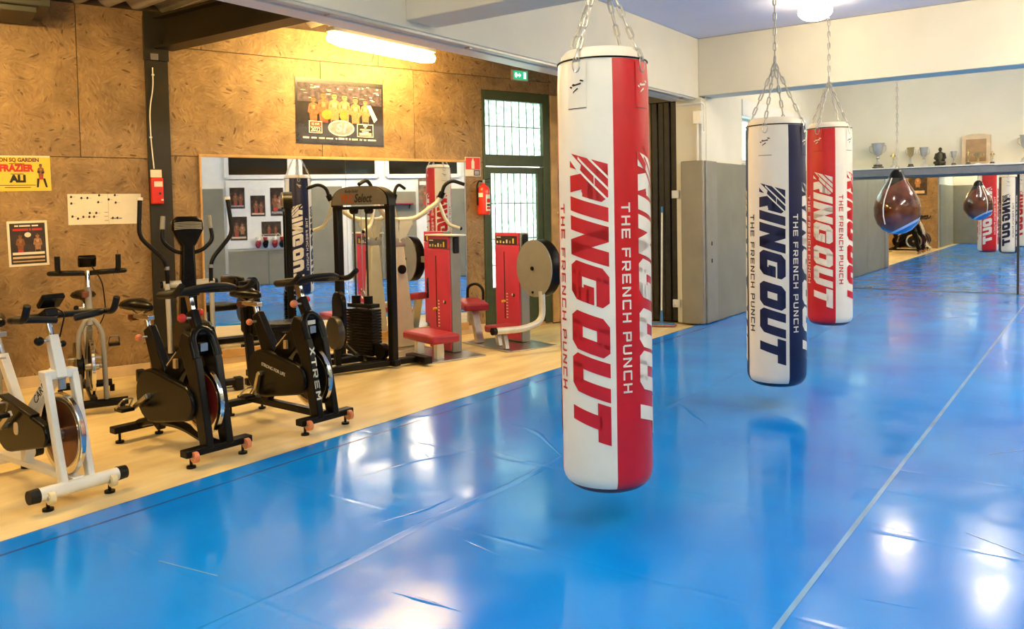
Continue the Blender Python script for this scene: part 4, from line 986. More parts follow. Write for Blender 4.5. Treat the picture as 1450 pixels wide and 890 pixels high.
def stabil(t, x, ln, m, round_=True, wheels=None, caps=None, wx=.03):
    k = MB()
    if round_: k.cyl((x, -ln/2, .075), (x, ln/2, .075), .036, seg=18)
    else: k.bar((x, -ln/2, .075), (x, ln/2, .075), .075, .045)
    st = k.build('stabilizer', m, t, bevel=0 if round_ else .006)
    for s in (-1, 1):
        if caps:
            MB().cyl((x, s*(ln/2-.005), .075), (x, s*(ln/2+.045), .075), .039, .036, seg=18).build('end_cap', caps, st)
        MB().cyl((x, s*(ln/2-.05), -.018), (x, s*(ln/2-.05), -.004), .028, seg=14).cyl((x, s*(ln/2-.05), -.004), (x, s*(ln/2-.05), .05), .009, seg=8).build('levelling_foot', BLACK, st)
        if wheels:
            MB().cyl((x+wx, s*(ln/2-.05)-.014, .055), (x+wx, s*(ln/2-.05)+.014, .055), .033, seg=18).build('transport_wheel', wheels, st)
            MB().cyl((x+wx, s*(ln/2-.05)-.018, .055), (x+wx, s*(ln/2-.05)+.018, .055), .012, seg=10).build('wheel_axle', STEEL, st)
def crank(t, c, ang, y0, L=.17):
    x, z = c
    MB().cyl((x, -y0-.02, z), (x, y0+.02, z), .018, seg=12).build('crank_axle', STEEL, t)
    for s, a in ((-1, ang), (1, ang+pi)):
        e = (x+L*cos(a), s*(y0+.025), z+L*sin(a))
        MB().bar((x, s*(y0+.02), z), e, .028, .016, up=(0, 1, 0)).build('crank_arm', STEEL, t)
        pd = MB(); pd.bb((e[0]-.05, e[1]+s*.02-.0, e[2]-.012), (e[0]+.05, e[1]+s*.11, e[2]+.012)); o = pd.build('pedal', BLACK, t, bevel=.006)
        MB().tube(curve([(e[0]-.02, e[1]+s*.02, e[2]+.01), (e[0]+.05, e[1]+s*.03, e[2]+.075), (e[0]+.05, e[1]+s*.1, e[2]+.075), (e[0]-.02, e[1]+s*.11, e[2]+.01)], .03), .006, 6).build('toe_cage', STEEL, o)
def knob(t, p, r=.022, m=BLACK, axis=(0, -1, 0), L=.05):
    p = V(p); q = p+V(axis)*L
    MB().cyl(p, q, .008, seg=8).build('knob_stem', STEEL, t); MB().ball(q, (r, r, r), 12, 8).build('knob', m, t)

def spin_bike(lbl, loc, rz, kind):
    t = thing('exercise_bike', lbl, 'exercise bike', (loc[0], loc[1], 0), rz, 'exercise bikes')
    white = kind == 'white'; FR = WHITEP if white else BLACK
    fx = .475
    if white:
        stabil(t, fx, .43, FR, True, CREAMPL, RUBBER, .035); stabil(t, -.42, .36, FR, True, None, RUBBER)
        MB().bar((-.42, 0, .10), (fx, 0, .10), .06, .035).build('base_beam', FR, t, bevel=.005)
        for s in (-1, 1): MB().bar((.455, s*.072, .09), (.315, s*.072, .655), .035, .055, up=(1, 0, 0)).build('fork_leg', FR, t, bevel=.006)
        k = MB(); k.bar((.30, -.09, .655), (.30, .09, .655), .075, .05); k.build('fork_crown', FR, t, bevel=.006)
        MB().bar((.32, 0, .63), (.245, 0, .86), .06, .065, up=(1, 0, 0), w2=.05, h2=.055).build('head_tube', FR, t, bevel=.006)
        ft = MB().bar((.275, 0, .66), (-.06, 0, .36), .05, .075, up=(0, 0, 1)).build('frame_tube', FR, t, bevel=.006)
        d = V((-.335, 0, -.30)).normalized()
        text('brand_lettering', 'CARE', .065, BLACK, t, frame_mx((.13, -.0262, .53), -d, (d.z, 0, -d.x)), ext=.0008)
        MB().bar((-.10, 0, .11), (-.10, 0, .34), .05, .06, up=(1, 0, 0)).build('bracket_post', FR, t, bevel=.005)
        MB().bar((-.12, 0, .34), (-.36, 0, .70), .05, .05, up=(1, 0, 0)).build('seat_tube', FR, t, bevel=.005)
        MB().cyl((.25, 0, .84), (.20, 0, .96), .017, seg=12).build('handlebar_post', CHROME, t)
        wheel_part(t, (.325, .33), .225, FLYBRN, CHROME)
        k = prism_xz(hull2((-.09, .34), .15, (.30, .335), .065), -.085, .05); k.build('chain_guard', BLACKM, t, bevel=.01)
        k = prism_xz(rrect(.05, .07, .02), -.112, .004); k.v = [p+V((.03, 0, .34)) for p in k.v]; k.build('guard_window', LIGHTW, t)
        MB().bar((-.16, -.085, .50), (.2, -.085, .425), .052, .02).build('guard_cap', BLACK, t, bevel=.004)
        knob(t, (.27, -.03, .84), .026, BLACK); knob(t, (.235, .03, .80), .02, BLACK, (-.6, .8, 0), .06)
        hb = (.21, 0, 0.960)
        k = MB(); k.tube(curve([(.40, -.05, 0.960), (.42, -.19, 0.980), (.30, -.25, 0.970), (.17, -.10, 0.960), (.17, .10, 0.960), (.30, .25, 0.970), (.42, .19, 0.980), (.40, .05, 0.960)], .08), .019, 10); k.build('handlebar', RUBBER, t)
        for s in (-1, 1): MB().tube(curve([(.36, s*.235, 0.975), (.46, s*.235, 0.980), (.50, s*.235, 1.060)], .04), .018, 10).build('bar_end', RUBBER, t)
        MB().bar((.17, 0, .955), (.26, 0, 0.990), .07, .05).build('handlebar_clamp', BLACK, t, bevel=.008)
        cn = MB(); cn.box((0, 0, 0), (.03, .12, .10), M.Translation((.25, 0, 1.050)) @ M.Rotation(R(50), 4, 'Y')); cn.build('console', BLACKM, t, bevel=.008)
        MB().box((0, 0, 0), (.004, .085, .055), M.Translation((.238, 0, 1.060)) @ M.Rotation(R(50), 4, 'Y')).build('console_screen', GREYM, t)
        MB().tube(curve([(.24, .02, 1.010), (.28, .06, .98), (.27, .03, .85)], .05), .004, 6).build('console_cable', BLACK, t)
        MB().tube([(.335, 0, .63), (.335, 0, .575)], .02, 10).build('brake_pad', STEEL, t)
        sx, sz = -.47, .90
    else:
        gl = BLACK
        ORW = ORANGE
        stabil(t, fx, .46, BLACK, False, ORW, None, .045); stabil(t, -.45, .38, BLACK, False, None, None)
        if kind == 'arched':
            k = MB(); k.tube(curve([(-.45, 0, .085), (-.25, 0, .14), (.1, 0, .15), (.33, 0, .10), (fx, 0, .085)], .15), .03, 8); k.build('base_beam', BLACK, t)
        else: MB().bar((-.45, 0, .10), (fx, 0, .09), .055, .05).build('base_beam', BLACK, t, bevel=.006)
        for s in (-1, 1):
            pts = [(.43, .08), (.52, .08), (.425, .60), (.35, .76), (.27, .78), (.23, .70), (.29, .56), (.34, .45)]
            o = prism_xz(pts, s*.068, .05).build('fork_leg', BLACK, t, bevel=.008)
        k = MB(); k.tube(curve([(.40, -.075, .62), (.345, -.07, .75), (.32, 0, .80), (.345, .07, .75), (.40, .075, .62)], .06), .028, 10); k.build('fork_crown', BLACKM, t)
        if kind == 'lettered':
            dv = V((.115, 0, -.55)).normalized()
            ps, L_ = layout('XTREM', .9, .2, .28, .4)
            up_ = V((0, 1, 0))
            b = MB()
            for p in ps: b.add([V((.418, -.068, .57))+dv*(x*.066)+V((.0, 0, 0))+up_*((y-.5)*.042)+V((.005, 0, .002)) for x, y in p], [list(range(len(p)))])
            # front face of the leg runs from (.40,.60) to (.51,.08)
            for v in b.v:
                tt = (.60-v.z)/.52; v.x = .425+.095*tt+.003
            b.build('brand_lettering', PAPER, t)
            MB().box((.352, 0, .73), (.004, .07, .03), None).build('crown_badge', PAPER, t)
            d = V((.36, 0, -.07)).normalized()
            text('guard_lettering', 'STRONG FOR LIFE', .034, PAPER, t, frame_mx((.06, -.1215, .385), d, (-d.z, 0, d.x)), ext=.0006)
        MB().bar((.33, 0, .74), (.245, 0, .90), .055, .07, up=(1, 0, 0)).build('head_tube', BLACK, t, bevel=.01)
        MB().bar((.26, 0, .86), (.215, 0, 1.0), .03, .05, up=(1, 0, 0)).build('handlebar_post', CHROME, t, bevel=.004)
        MB().bar((.29, 0, .70), (-.10, 0, .36), .07, .14).build('frame_tube', BLACK, t, bevel=.01)
        for dz in (0, .03):
            MB().bar((.10, -.032, .60+dz), (-.02, -.032, .50+dz), .003, .008).build('frame_stripe', CHROME, t)
        MB().bar((-.20, 0, .10), (-.06, 0, .36), .06, .08, up=(1, 0, 0)).build('bracket_post', BLACK, t, bevel=.008)
        MB().bar((-.05, 0, .34), (-.27, 0, .76), .07, .17, up=(1, 0, 0), w2=.055, h2=.09).build('seat_tube', BLACK, t, bevel=.01)
        wheel_part(t, (.335, .345), .218, FLYRED if kind == 'arched' else mat('flywheel_black', (.02, .018, .016), .25, .4), CHROME)
        prism_xz(hull2((-.09, .34), .175, (.30, .335), .11), -.09, .055).build('chain_guard', BLACKM, t, bevel=.014)
        knob(t, (.28, -.03, .86), .028, REDE if kind == 'arched' else ORANGE, (0, -1, .1), .06)
        knob(t, (.25, .03, .88), .024, REDE, (-.5, .7, 0), .06); knob(t, (-.25, -.03, .70), .024, ORANGE, (-.3, -1, 0), .05)
        MB().box((.12, -.05, .56), (.03, .02, .06)).build('resistance_bracket', PINE, t)
        z = 1.02
        k = MB(); k.tube(curve([(.46, -.06, z+.03), (.43, -.20, z+.02), (.28, -.25, z), (.17, -.12, z), (.17, .12, z), (.28, .25, z), (.43, .20, z+.02), (.46, .06, z+.03)], .08), .021, 10); k.build('handlebar', RUBBER, t)
        for s in (-1, 1): MB().tube(curve([(.30, s*.245, z), (.48, s*.25, z+.01), (.56, s*.25, z+.07)], .06), .020, 10).build('bar_end', RUBBER, t)
        MB().tube(curve([(.42, -.19, z+.02), (.50, -.07, z+.05), (.50, .07, z+.05), (.42, .19, z+.02)], .06), .019, 10).build('aero_loop', RUBBER, t)
        MB().bar((.15, 0, z-.015), (.28, 0, z), .08, .045).build('handlebar_clamp', BLACKM, t, bevel=.008)
        MB().box((.345, 0, .68), (.05, .05, .05)).build('brake_pad', STEEL, t)
        sx, sz = -.37, .90
    MB().cyl((-.35 if white else -.25, 0, .68), (-.43 if white else -.30, 0, sz-.08), .019, seg=12).build('seat_post', CHROME, t)
    MB().bar((sx-.07, 0, sz-.075), (sx+.13, 0, sz-.075), .045, .03).build('seat_slider', CHROME if not white else STEEL, t, bevel=.004)
    MB().box((sx-.10, 0, sz-.085), (.07, .05, .04)).build('slider_cap', mat('dark_red_plastic', (.09, .02, .012), .35), t, bevel=.006)
    for s in (-1, 1): MB().tube([(sx-.08, s*.025, sz-.03), (sx, s*.025, sz-.055), (sx+.08, s*.02, sz-.03)], .005, 6).build('saddle_rail', STEEL, t)
    saddle(t, sx, sz)
    knob(t, (-.255, -.025, .70), .02, BLACK, (-.4, -1, 0), .05)
    crank(t, (-.09, .34), {'white': .6, 'arched': -2.6, 'lettered': -1.9}[kind], .12)
    return t
spin_bike('white frame exercise bike at the left edge near the mat', (-4.945, 2.23), 0, 'white')
spin_bike('black exercise bike with dark red flywheel in the middle of the front row', (-4.945, 3.10), R(-2), 'arched')
spin_bike('black exercise bike with white letters down its fork, nearest the tall machine', (-4.93, 3.965), R(-2), 'lettered')

# older grey bike against the wall
def old_bike():
    t = thing('exercise_bike', 'old grey exercise bike standing behind against the board wall', 'exercise bike', (-6.78, 3.50, 0), R(-24), 'exercise bikes')
    MB().cyl((.45, -.24, .06), (.45, .24, .06), .032, seg=16).build('stabilizer', BLACK, t); MB().cyl((-.42, -.2, .06), (-.42, .2, .06), .032, seg=16).build('stabilizer', BLACK, t)
    for x in (.45, -.42):
        for s in (-.2, .2): MB().cyl((x, s, -.018), (x, s, .04), .02, seg=10).build('levelling_foot', BLACK, t)
    MB().bar((-.42, 0, .09), (.45, 0, .09), .05, .04).build('base_beam', BLACK, t, bevel=.004)
    MB().tube(curve([(.45, -.09, .07), (.36, -.085, .60), (.34, -.03, .70), (.34, .03, .70), (.36, .085, .60), (.45, .09, .07)], .08), .019, 10).build('fork', GREYM, t)
    MB().cyl((.345, 0, .66), (.27, 0, .95), .026, seg=12).build('head_tube', GREYM, t); MB().cyl((.275, 0, .93), (.245, 0, 1.08), .02, seg=12).build('handlebar_post', CHROME, t)
    MB().box((.29, -.02, .90), (.05, .05, .05)).build('post_collar', mat('rust_plastic', (.22, .07, .02), .4), t, bevel=.006)
    wheel_part(t, (.375, .34), .22, mat('flywheel_dark', (.03, .022, .016), .3, .5), CHROME)
    prism_xz(hull2((-.06, .34), .14, (.34, .34), .10), -.08, .05).build('chain_guard', BLACKM, t, bevel=.01)
    MB().bar((.31, 0, .64), (-.05, 0, .36), .045, .06).build('frame_tube', GREYM, t, bevel=.006); MB().bar((-.05, 0, .10), (-.05, 0, .36), .045, .05, up=(1, 0, 0)).build('bracket_post', GREYM, t)
    MB().bar((-.05, 0, .36), (-.25, 0, .74), .045, .05, up=(1, 0, 0)).build('seat_tube', GREYM, t, bevel=.005); MB().cyl((-.24, 0, .70), (-.30, 0, .81), .018, seg=10).build('seat_post', CHROME, t)
    saddle(t, -.31, .84)
    MB().tube(curve([(.30, -.04, 1.07), (.42, -.10, 1.08), (.36, -.27, 1.08), (.24, -.25, 1.07), (.22, 0, 1.06), (.24, .25, 1.07), (.36, .27, 1.08), (.42, .10, 1.08), (.30, .04, 1.07)], .07), .02, 10).build('handlebar', RUBBER, t)
    for s in (-1, 1): MB().tube(curve([(.34, s*.20, 1.08), (.42, s*.21, 1.10), (.43, s*.21, 1.21)], .05), .02, 10).build('bar_end', RUBBER, t)
    MB().box((0, 0, 0), (.045, .13, .10), M.Translation((.29, 0, 1.16)) @ M.Rotation(R(40), 4, 'Y')).build('console', BLACKM, t, bevel=.012)
    MB().tube(curve([(.30, .03, 1.12), (.33, .10, 1.0), (.30, .12, .75), (.33, .05, .62)], .1), .005, 6).build('console_cable', BLACK, t)
    knob(t, (.32, -.04, .80), .02, BLACK); crank(t, (-.06, .34), -.5, .12)
old_bike()

# ================================================================== CROSS TRAINER  (local +x into the room, +y along the wall)
def cross_trainer():
    t = thing('cross_trainer', 'black elliptical cross trainer with tall curved handles before the steel column', 'cross trainer', (-6.66, 4.32, 0), WRZ)
    MB().bar((-.02, .02, .30), (.0, .035, 1.27), .17, .11, up=(1, 0, 0), w2=.11, h2=.09).build('mast', BLACKM, t, bevel=.02)
    hd = [(-.05, 1.22), (.05, 1.22), (.075, 1.26), (.135, 1.38), (.13, 1.46), (.08, 1.495), (-.08, 1.495), (-.13, 1.46), (-.135, 1.38), (-.075, 1.26)]
    YZ = M(((0, 0, 1, 0), (1, 0, 0, .035), (0, 1, 0, 0), (0, 0, 0, 1)))
    MB().prism(hd, .09, YZ).build('console', BLACKM, t, bevel=.02)
    for i in range(5):
        b = MB(); n = 10
        for j in range(n+1):
            a = -1+2*j/n
            for z in (0, .009): b.v.append(V((.052-.006*a*a, .035+.118*a, 1.385+.0135*i+z-.008*a*a)))
        for j in range(n): b.f.append([2*j, 2*j+2, 2*j+3, 2*j+1])
        o = b.build('console_rib', GREYM, t); md = o.modifiers.new('s', 'SOLIDIFY'); md.thickness = .006
    for s in (-1, 1):
        y = .035
        MB().tube(curve([(0, y+s*.04, 1.17), (.02, y+s*.12, 1.19), (.02, y+s*.22, 1.28), (.0, y+s*.205, 1.40)], .07), .018, 10).build('fixed_handle', BLACK, t)
        MB().tube([(.0, y+s*.206, 1.385), (-.01, y+s*.196, 1.50)], .022, 12, rr=[.022, .021]).build('pulse_grip', GREYM, t)
        MB().tube(curve([(.03, y+s*.185, .90), (.03, y+s*.19, 1.10), (.02, y+s*.30, 1.22), (.0, y+s*.40, 1.33), (-.03, y+s*.375, 1.645)], .09), .019, 10).build('moving_handle', BLACK, t)
        MB().cyl((-.03, y+s*.375, 1.64), (-.032, y+s*.374, 1.665), .026, seg=12).build('handle_cap', WHITEP, t)
        MB().cyl((.03, y+s*.186, 1.03), (.03, y+s*.186, 1.06), .023, seg=12).build('handle_clamp', STEEL, t)
        MB().tube(curve([(.03, y+s*.19, .91), (.04, y+s*.185, .45), (.02, y+s*.18, .30)], .08), .022, 10).build('lower_arm', SILVER, t)
        MB().bar((.02, y+s*.18, .30), (-.42, y+s*.15, .22), .04, .05).build('pedal_arm', BLACK, t, bevel=.006)
        pd = MB(); pd.bb((-.42, y+s*.15-.07, .25), (-.08, y+s*.15+.07, .29)); o = pd.build('pedal', BLACK, t, bevel=.015)
    MB().cyl((.0, -.185, .90), (.0, .255, .90), .032, seg=14).build('pivot_bar', SILVER, t)
    for y in (-.20, .27): MB().cyl((0, y-.012, .90), (0, y+.012, .90), .034, seg=14).build('pivot_cap', BLACK, t)
    prism_xz(hull2((.22, .36), .22, (-.02, .42), .16), .035, .24).build('drive_cover', BLACKM, t, bevel=.04)
    MB().bar((-.55, .035, .08), (.50, .035, .08), .09, .06).build('base_beam', BLACK, t, bevel=.01)
    for x, ln in ((-.50, .62), (.46, .5)):
        o = MB().bar((x, .035-ln/2, .05), (x, .035+ln/2, .05), .07, .075).build('stabilizer', BLACK, t, bevel=.012)
        for s in (-1, 1): MB().box((x, .035+s*(ln/2+.015), .04), (.085, .07, .115)).build('foot_cap', RUBBER, o, bevel=.012)
        MB().bar((x+.036, .035-ln/2+.05, .03), (x+.036, .035+ln/2-.05, .03), .004, .012).build('trim_line', STEEL, o)
cross_trainer()

# ================================================================== WEIGHT MACHINES along the board wall (local +x out of the wall, +y along it)
def sel_tower():
    t = thing('cable_tower', 'black cable weight tower with grey arched sign plate', 'weight machine', (-6.0, 5.88, 0), 0)
    s = 0.; oa, ob = -.365, .365; hw = (ob-oa)/2; oc = (oa+ob)/2
    pts = [(oa, 0), (oa, 1.50)]+[(oc+hw*cos(pi-pi*i/12)*1.0, 1.56+.19*sin(pi*i/12)) for i in range(13)]+[(ob, 1.50), (ob, 0)]
    for o_ in (oa, ob):
        MB().bar((o_, s, .03), (o_, s, 1.58), .075, .075, up=(1, 0, 0)).build('upright', BLACK, t, bevel=.012)
    b = MB(); arc = []
    for i in range(17):
        a = pi-pi*i/16; c_, s_ = cos(a), sin(a)
        arc.append((oc+(hw+.037)*math.copysign(abs(c_)**.62, c_), 1.56+.20*abs(s_)**.75))
    inn = [(oc+(x-oc)*.84, 1.555+(z-1.56)*.86) for x, z in arc]
    b.prism(arc+inn[::-1], .10, M.Translation((0, s, 0)) @ XZ); b.build('top_arch', BLACK, t)
    ip = [(oc+(x-oc)*.94, 1.575+(z-1.56)*.90) for x, z in arc]
    pl = prism_xz(ip, s-.055, .012).build('sign_plate', mat('sign_plate_grey', (.20, .185, .145), .4, .2), t)
    mxs = lambda x, z: frame_mx((x, s-.0625, z), (1, 0, 0), (0, 0, 1))
    text('sign_lettering', 'PRO', .115, mat('sign_orange', (.45, .09, .02), .5), t, mxs(oc-.155, 1.635), sx=.82, bold=.003)
    text('sign_lettering', 'Select', .115, INK, t, mxs(oc+.06, 1.637), sx=.84, shear=.25, bold=.003)
    text('sign_lettering', 'Body-Solid', .045, INK, t, mxs(oc-.10, 1.71), sx=.95, shear=.3)
    MB().bar((oa, s, 1.545), (ob, s, 1.545), .08, .03).build('top_bar', BLACK, t)
    # weight stack: each plate a piece
    n = 16
    pm = None
    for i in range(n):
        z = .10+i*.0285
        k = MB(); k.box((0, 0, 0), (.36, .13, .024))
        if pm is None: pm = k.mesh('weight_plate', BLACK)
        o = link('weight_plate', pm, t); o.location = (oc-.03, s, z); o.rotation_euler = (0, 0, R(.6*(-1)**i))
    MB().box((oc-.03, s, .575), (.34, .12, .04)).build('top_plate', BLACK, t, bevel=.006)
    for dx in (-.10, .07):
        MB().cyl((oc+dx-.03, s, .08), (oc+dx-.03, s, 1.54), .010, seg=10).build('guide_rod', mat('dark_rod', (.12, .10, .07), .25, .9), t); MB().cyl((oc+dx-.03, s, .595), (oc+dx-.03, s, .67), .045, seg=14).build('rod_bush', BLACK, t)
    MB().cyl((oc-.03, s, .66), (oc-.03, s, 1.54), .005, seg=6).build('cable', STEEL, t); MB().tube([V((oc-.03+.022*cos(q), s, .68+.04*sin(q))) for q in [2*pi*i/12 for i in range(12)]], .006, 6, closed=True).build('cable_hook', STEEL, t)
    MB().cyl((ob-.06, s, .30), (ob-.06, s, 1.54), .004, seg=6).build('cable', BLACK, t)
    for x in (oc-.13, oc+.08): MB().cyl((x, s-.03, 1.52), (x, s+.03, 1.52), .035, seg=16).build('pulley', BLACK, t)
    MB().cyl((ob-.14, s-.05, .14), (ob-.14, s+.02, .14), .075, seg=20).build('low_pulley', BLACK, t)
    MB().bar((oa-.06, s, .035), (ob+.06, s, .035), .08, .06).build('base_bar', BLACK, t, bevel=.008)
    WX = M.Translation(P0-V((-6.0, 5.88, 0))) @ M.Rotation(WRZ, 4, 'Z')
    MB().bar((1.36, -1.15, .035), (1.36, .62, .035), .08, .06).build('base_beam', BLACK, t, WX, bevel=.008)
    MB().bar((.66, -.55, .035), (.66, .05, .035), .08, .06).build('base_beam', BLACK, t, WX, bevel=.008)
    MB().bar((1.20, .56, .04), (1.56, .58, .04), .09, .07).build('foot_bar', BLACK, t, WX, bevel=.008)
    MB().box((oc-.02, s-.045, .055), (.11, .01, .05)).build('maker_plate', STEEL, t)
    # leg lever with black cover and padded seat on the near side
    pc = 1.08; pe = 1.34
    MB().bar((pc, .1, .06), (pc, -1.05, .06), .07, .06).build('base_beam', BLACK, t, WX, bevel=.008)
    prism_xz([(pe-.06+x, .50+z) for x, z in rrect(.24, .52, .11)], -.22, .05).build('lever_cover', BLACKM, t, WX, bevel=.012)
    MB().lathe([(.001, -.03), (.15, -.03), (.16, 0), (.15, .03), (.001, .03)], 28, M.Translation((pe+.02, -.30, .38)) @ M.Rotation(R(90), 4, 'X')).build('cam_disc', mat('cam_dark_grey', (.035, .032, .027), .35, .2), t, WX)
    MB().bar((pe-.06, -.25, .06), (pe-.06, -.25, .50), .06, .06, up=(1, 0, 0)).build('lever_post', BLACK, t, WX, bevel=.008)
    MB().cyl((pe-.10, -.15, .24), (pe+.15, -.15, .17), .022, seg=12).build('roller', RUBBER, t, WX)
    MB().bar((pc, -.75, .06), (pc, -.75, .42), .07, .07, up=(1, 0, 0)).build('seat_post', BLACK, t, WX, bevel=.008)
    MB().box((pc, -.70, .46), (.32, .42, .08)).build('seat_pad', BLACKM, t, WX, bevel=.025)
    MB().bar((pc, -1.0, .06), (pc, -1.06, .9), .07, .07, up=(1, 0, 0)).build('back_post', BLACK, t, WX, bevel=.008)
    MB().box((pc, -1.0, .66), (.34, .09, .5), None).build('back_pad', BLACKM, t, WX, bevel=.03)
    MB().box((pc-.33, -1.05, .86), (.46, .10, .15), None).build('arm_pad', BLACKM, t, WX, bevel=.03)
    MB().bar((pc-.55, -1.05, .80), (pc+.15, -1.05, .80), .03, .03).build('arm_bar', STEEL, t, WX)
    for dx in (-.02, .05): MB().cyl((pc+dx-.2, -.98, .30), (pc+dx-.2, -.98, .62), .012, seg=8).build('adjuster_rod', CHROME, t, WX)
sel_tower()

def arm_press():
    t = thing('arm_press_machine', 'silver column press machine with two wide arms and black grips', 'weight machine', W(.93, .33), WRZ)
    MB().bar((.03, .0, .0), (0, .0, 1.12), .26, .22, up=(1, 0, 0), w2=.10, h2=.10).build('column', SILVER, t, bevel=.012)
    MB().box((.10, .0, -.008), (.46, .42, .016)).build('floor_plate', STEEL, t, bevel=.004)
    MB().box((0, .0, 1.14), (.11, .13, .06)).build('column_head', STEEL, t, bevel=.008)
    D = lambda s, l, z, e=0.: (.52*l+e, s*.85*l, z)
    for s in (-1, 1):
        MB().cyl((-.06, s*.045, 1.18), (.06, s*.045, 1.18), .032, seg=14).build('hinge', STEEL, t)
        mx = frame_mx((0, 0, 0), (.52, s*.85, 0), (0, 0, 1))
        pl = [(.0, 1.15), (.06, 1.15), (.17, 1.36), (.16, 1.43), (.03, 1.43)]
        MB().prism(pl, .05, mx).build('yoke_plate', SILVER, t, bevel=.008)
        MB().tube(curve([D(s, .0, 1.41), D(s, .20, 1.415), D(s, .46, 1.60), D(s, .49, 1.66)], .08), .028, 12).build('arm', SILVER, t)
        MB().cyl(D(s, .48, 1.645), D(s, .51, 1.71), .034, seg=14).build('grip_collar', BLACK, t)
        MB().tube(curve([D(s, .50, 1.68), D(s, .53, 1.79), D(s, .62, 1.84), D(s, .76, 1.79)], .06), .02, 10).build('upper_grip', RUBBER, t)
        MB().tube(curve([D(s, .465, 1.60), D(s, .53, 1.42), D(s, .58, 1.34), D(s, .70, 1.30)], .08), .02, 10).build('lower_grip', SILVER, t)
        MB().ball(D(s, .705, 1.30), .021, 10, 8).build('grip_end', BLACK, t)
    MB().cyl((.045, 0, .86), (.09, 0, .86), .05, seg=18).build('pulley', BLACK, t)
arm_press()

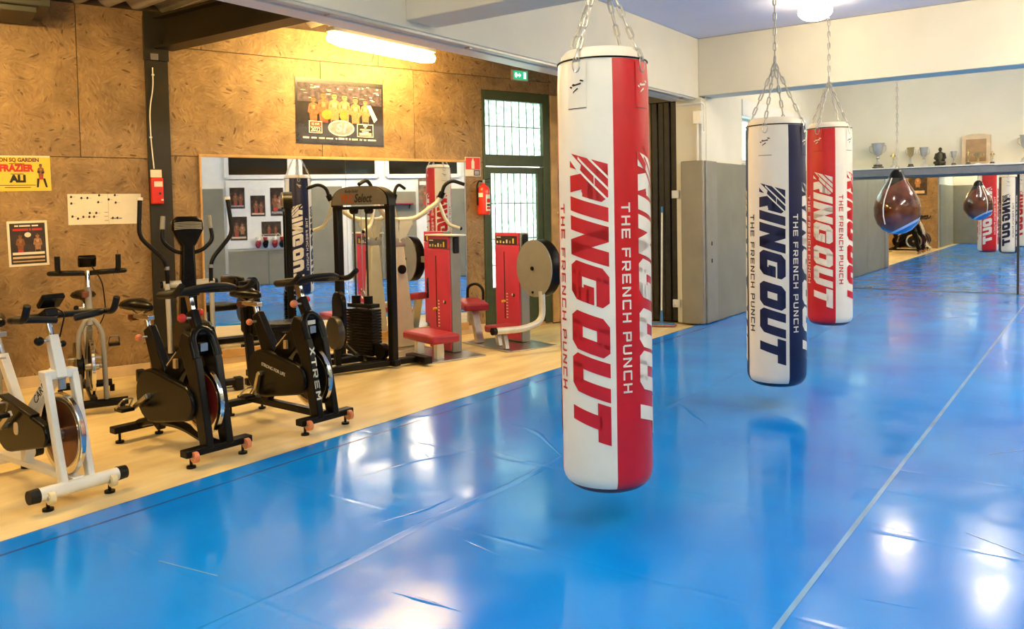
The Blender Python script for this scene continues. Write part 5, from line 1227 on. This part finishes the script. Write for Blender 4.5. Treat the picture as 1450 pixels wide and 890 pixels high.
def red_machine(lbl, s0, oa, ob, kind):
    t = thing('stack_machine', lbl, 'weight machine', P0, WRZ, 'red weight stack machines')
    H = 1.235; th = .13; oc = (oa+ob)/2; w = ob-oa
    MB().bb((oa, s0+.012, 0), (ob, s0+th, H)).build('tower', GREYM, t, bevel=.01)
    MB().bb((oa+.005, s0-.008, .02), (ob-.012, s0+.012, H-.14)).build('front_panel', REDM, t, bevel=.006)
    MB().bb((oa+.005, s0-.008, H-.135), (ob-.012, s0+.012, H)).build('head_panel', REDM, t, bevel=.004)
    chart = MB().bb((oa+.03, s0-.011, H-.13), (ob-.04, s0-.0075, H-.035)).build('exercise_chart', mat('chart_brown', (.035, .02, .012), .4), t)
    rr_ = random.Random(4)
    for i in range(6):
        x = oa+.05+i*(w-.11)/6
        m = (PAPER, YEL, PAPER, PAPER, PINE, YEL)[i]; hh = (.025, .03, .02, .04, .03, .055)[i]
        MB().bb((x, s0-.0125, H-.118), (x+.028, s0-.0108, H-.118+hh)).build('chart_figure', m, t)
    MB().bb((oa+.05, s0-.0125, H-.055), (oa+.13, s0-.0108, H-.045)).build('chart_title', PAPER, t)
    MB().bb((oc-.06, s0-.0105, .25), (oc-.045, s0-.0075, 1.02)).build('stack_slot', INK, t)
    for i in range(9): MB().bb((oc-.02, s0-.0105, .26+.034*i), (oc+.005, s0-.0075, .272+.034*i)).build('weight_mark', PAPER, t)
    MB().cyl((oc-.052, s0-.05, .45), (oc-.052, s0, .45), .014, seg=10).build('selector_pin', YEL, t)
    MB().cyl((oc+.12, s0-.012, .53), (oc+.12, s0-.007, .53), .02, seg=14).build('badge', INK, t); MB().cyl((oc+.10, s0-.013, .535), (oc+.10, s0-.008, .535), .014, seg=12).build('badge', PAPER, t)
    MB().box((ob+.01, s0+th*.55, H-.1), (.03, .07, .17)).build('hook_handle', RUBBER, t, bevel=.012)
    if kind == 'seat':
        MB().bb((oa-.03, s0-.02, H), (ob+.09, s0+th+.02, H+.014)).build('top_tray', WHITEP, t)
        MB().bb((.66, .60, -.018), (1.46, 1.32, -.004)).build('floor_plate', STEEL, t, bevel=.003)
        MB().box((1.13, .86, .205), (.62, .34, .09)).build('seat_pad', REDV, t, bevel=.025)
        for o_ in (.92, 1.32): MB().bar((o_, .84, -.004), (o_, .84, .17), .09, .06, up=(1, 0, 0)).build('seat_leg', STEEL, t, bevel=.004)
    else:
        MB().bb((.56, 1.60, -.018), (1.47, 2.27, -.004)).build('floor_plate', STEEL, t, bevel=.003)
        mxd = M.Translation((1.47, 1.98, .86)) @ M.Rotation(R(-90), 4, 'X')
        MB().lathe([(.001, .0), (.30, .0), (.31, -.008), (.31, -.02), (.001, -.02)], 44, mxd).build('cam_plate', GREYM, t)
        MB().lathe([(.001, .13), (.30, .13), (.31, .12), (.31, .02), (.30, .005), (.001, .005)], 44, mxd).build('cam_rim', BLACK, t)
        MB().cyl((1.45, 1.945, .86), (1.45, 1.99, .86), .022, seg=14).build('cam_axle', BLACK, t); MB().cyl((1.45, 1.95, .60), (1.45, 1.97, .60), .014, seg=12).build('cam_pin', BLACK, t)
        MB().bar((1.08, 2.08, .86), (1.47, 2.06, .86), .08, .08).build('cam_bearing', GREYM, t)
        MB().tube(curve([(1.58, 1.98, .62), (1.60, 1.97, .30), (1.60, 1.72, .24), (1.58, 1.36, .25)], .12), .036, 14).build('roller_arm', SILVER, t)
        MB().cyl((1.58, 1.37, .25), (1.58, 1.325, .25), .04, seg=16).build('roller_cap', BLACK, t)
        MB().box((0, 0, 0), (.44, .28, .08), M.Translation((1.18, 1.74, .20)) @ M.Rotation(R(-4), 4, 'Y') @ M.Rotation(R(-14), 4, 'Z')).build('knee_pad', REDV, t, bevel=.022)
        for o_, s_ in ((1.06, 1.76), (1.30, 1.68)): MB().bar((o_+.03, s_, -.004), (o_-.02, s_, .17), .05, .05, up=(1, 0, 0)).build('pad_leg', STEEL, t, bevel=.003)
        MB().box((0, 0, 0), (.34, .30, .085), M.Translation((.66, 1.68, .43)) @ M.Rotation(R(8), 4, 'Y') @ M.Rotation(R(-12), 4, 'Z')).build('seat_pad', REDV, t, bevel=.022)
        MB().bar((.78, 1.70, -.004), (.66, 1.70, .40), .09, .06, up=(1, 0, 0)).build('seat_leg', STEEL, t, bevel=.004)
        MB().tube(curve([(.48, 1.74, .42), (.47, 1.75, .62), (.58, 1.80, .66), (.66, 1.84, .60), (.66, 1.84, .47)], .07), .017, 10).build('seat_handle', RUBBER, t)
red_machine('red weight stack machine with a low red seat before the mirror', 1.10, .70, 1.15, 'seat')
red_machine('red weight stack machine with a round grey cam before the green door', 2.05, .62, 1.10, 'cam')

# grey machine upright cut off by the left edge
t = thing('pulley_column', 'grey pulley column with black knobs cut off by the left edge', 'weight machine', W(-2.98, .38), WRZ)
MB().bb((-.06, -.16, -.018), (.10, .075, 1.17)).build('column', GREYM, t, bevel=.008); MB().bb((-.07, -.18, 1.17), (.11, .085, 1.20)).build('column_cap', SILVER, t, bevel=.004)
MB().bar((.105, -.02, .70), (.115, .01, 1.12), .03, .025, up=(1, 0, 0)).build('cable_lever', RUBBER, t, bevel=.006); MB().cyl((.1, .02, 1.10), (.16, .02, 1.10), .035, seg=14).build('pulley', BLACK, t)
knob(t, (.10, .03, .42), .032, BLACK, (1, 0, 0), .04); knob(t, (.10, .05, .82), .012, BLACK, (1, 0, 0), .02)
MB().bb((-.16, -.35, -.018), (.25, .06, .03)).build('base', SILVER, t, bevel=.006)
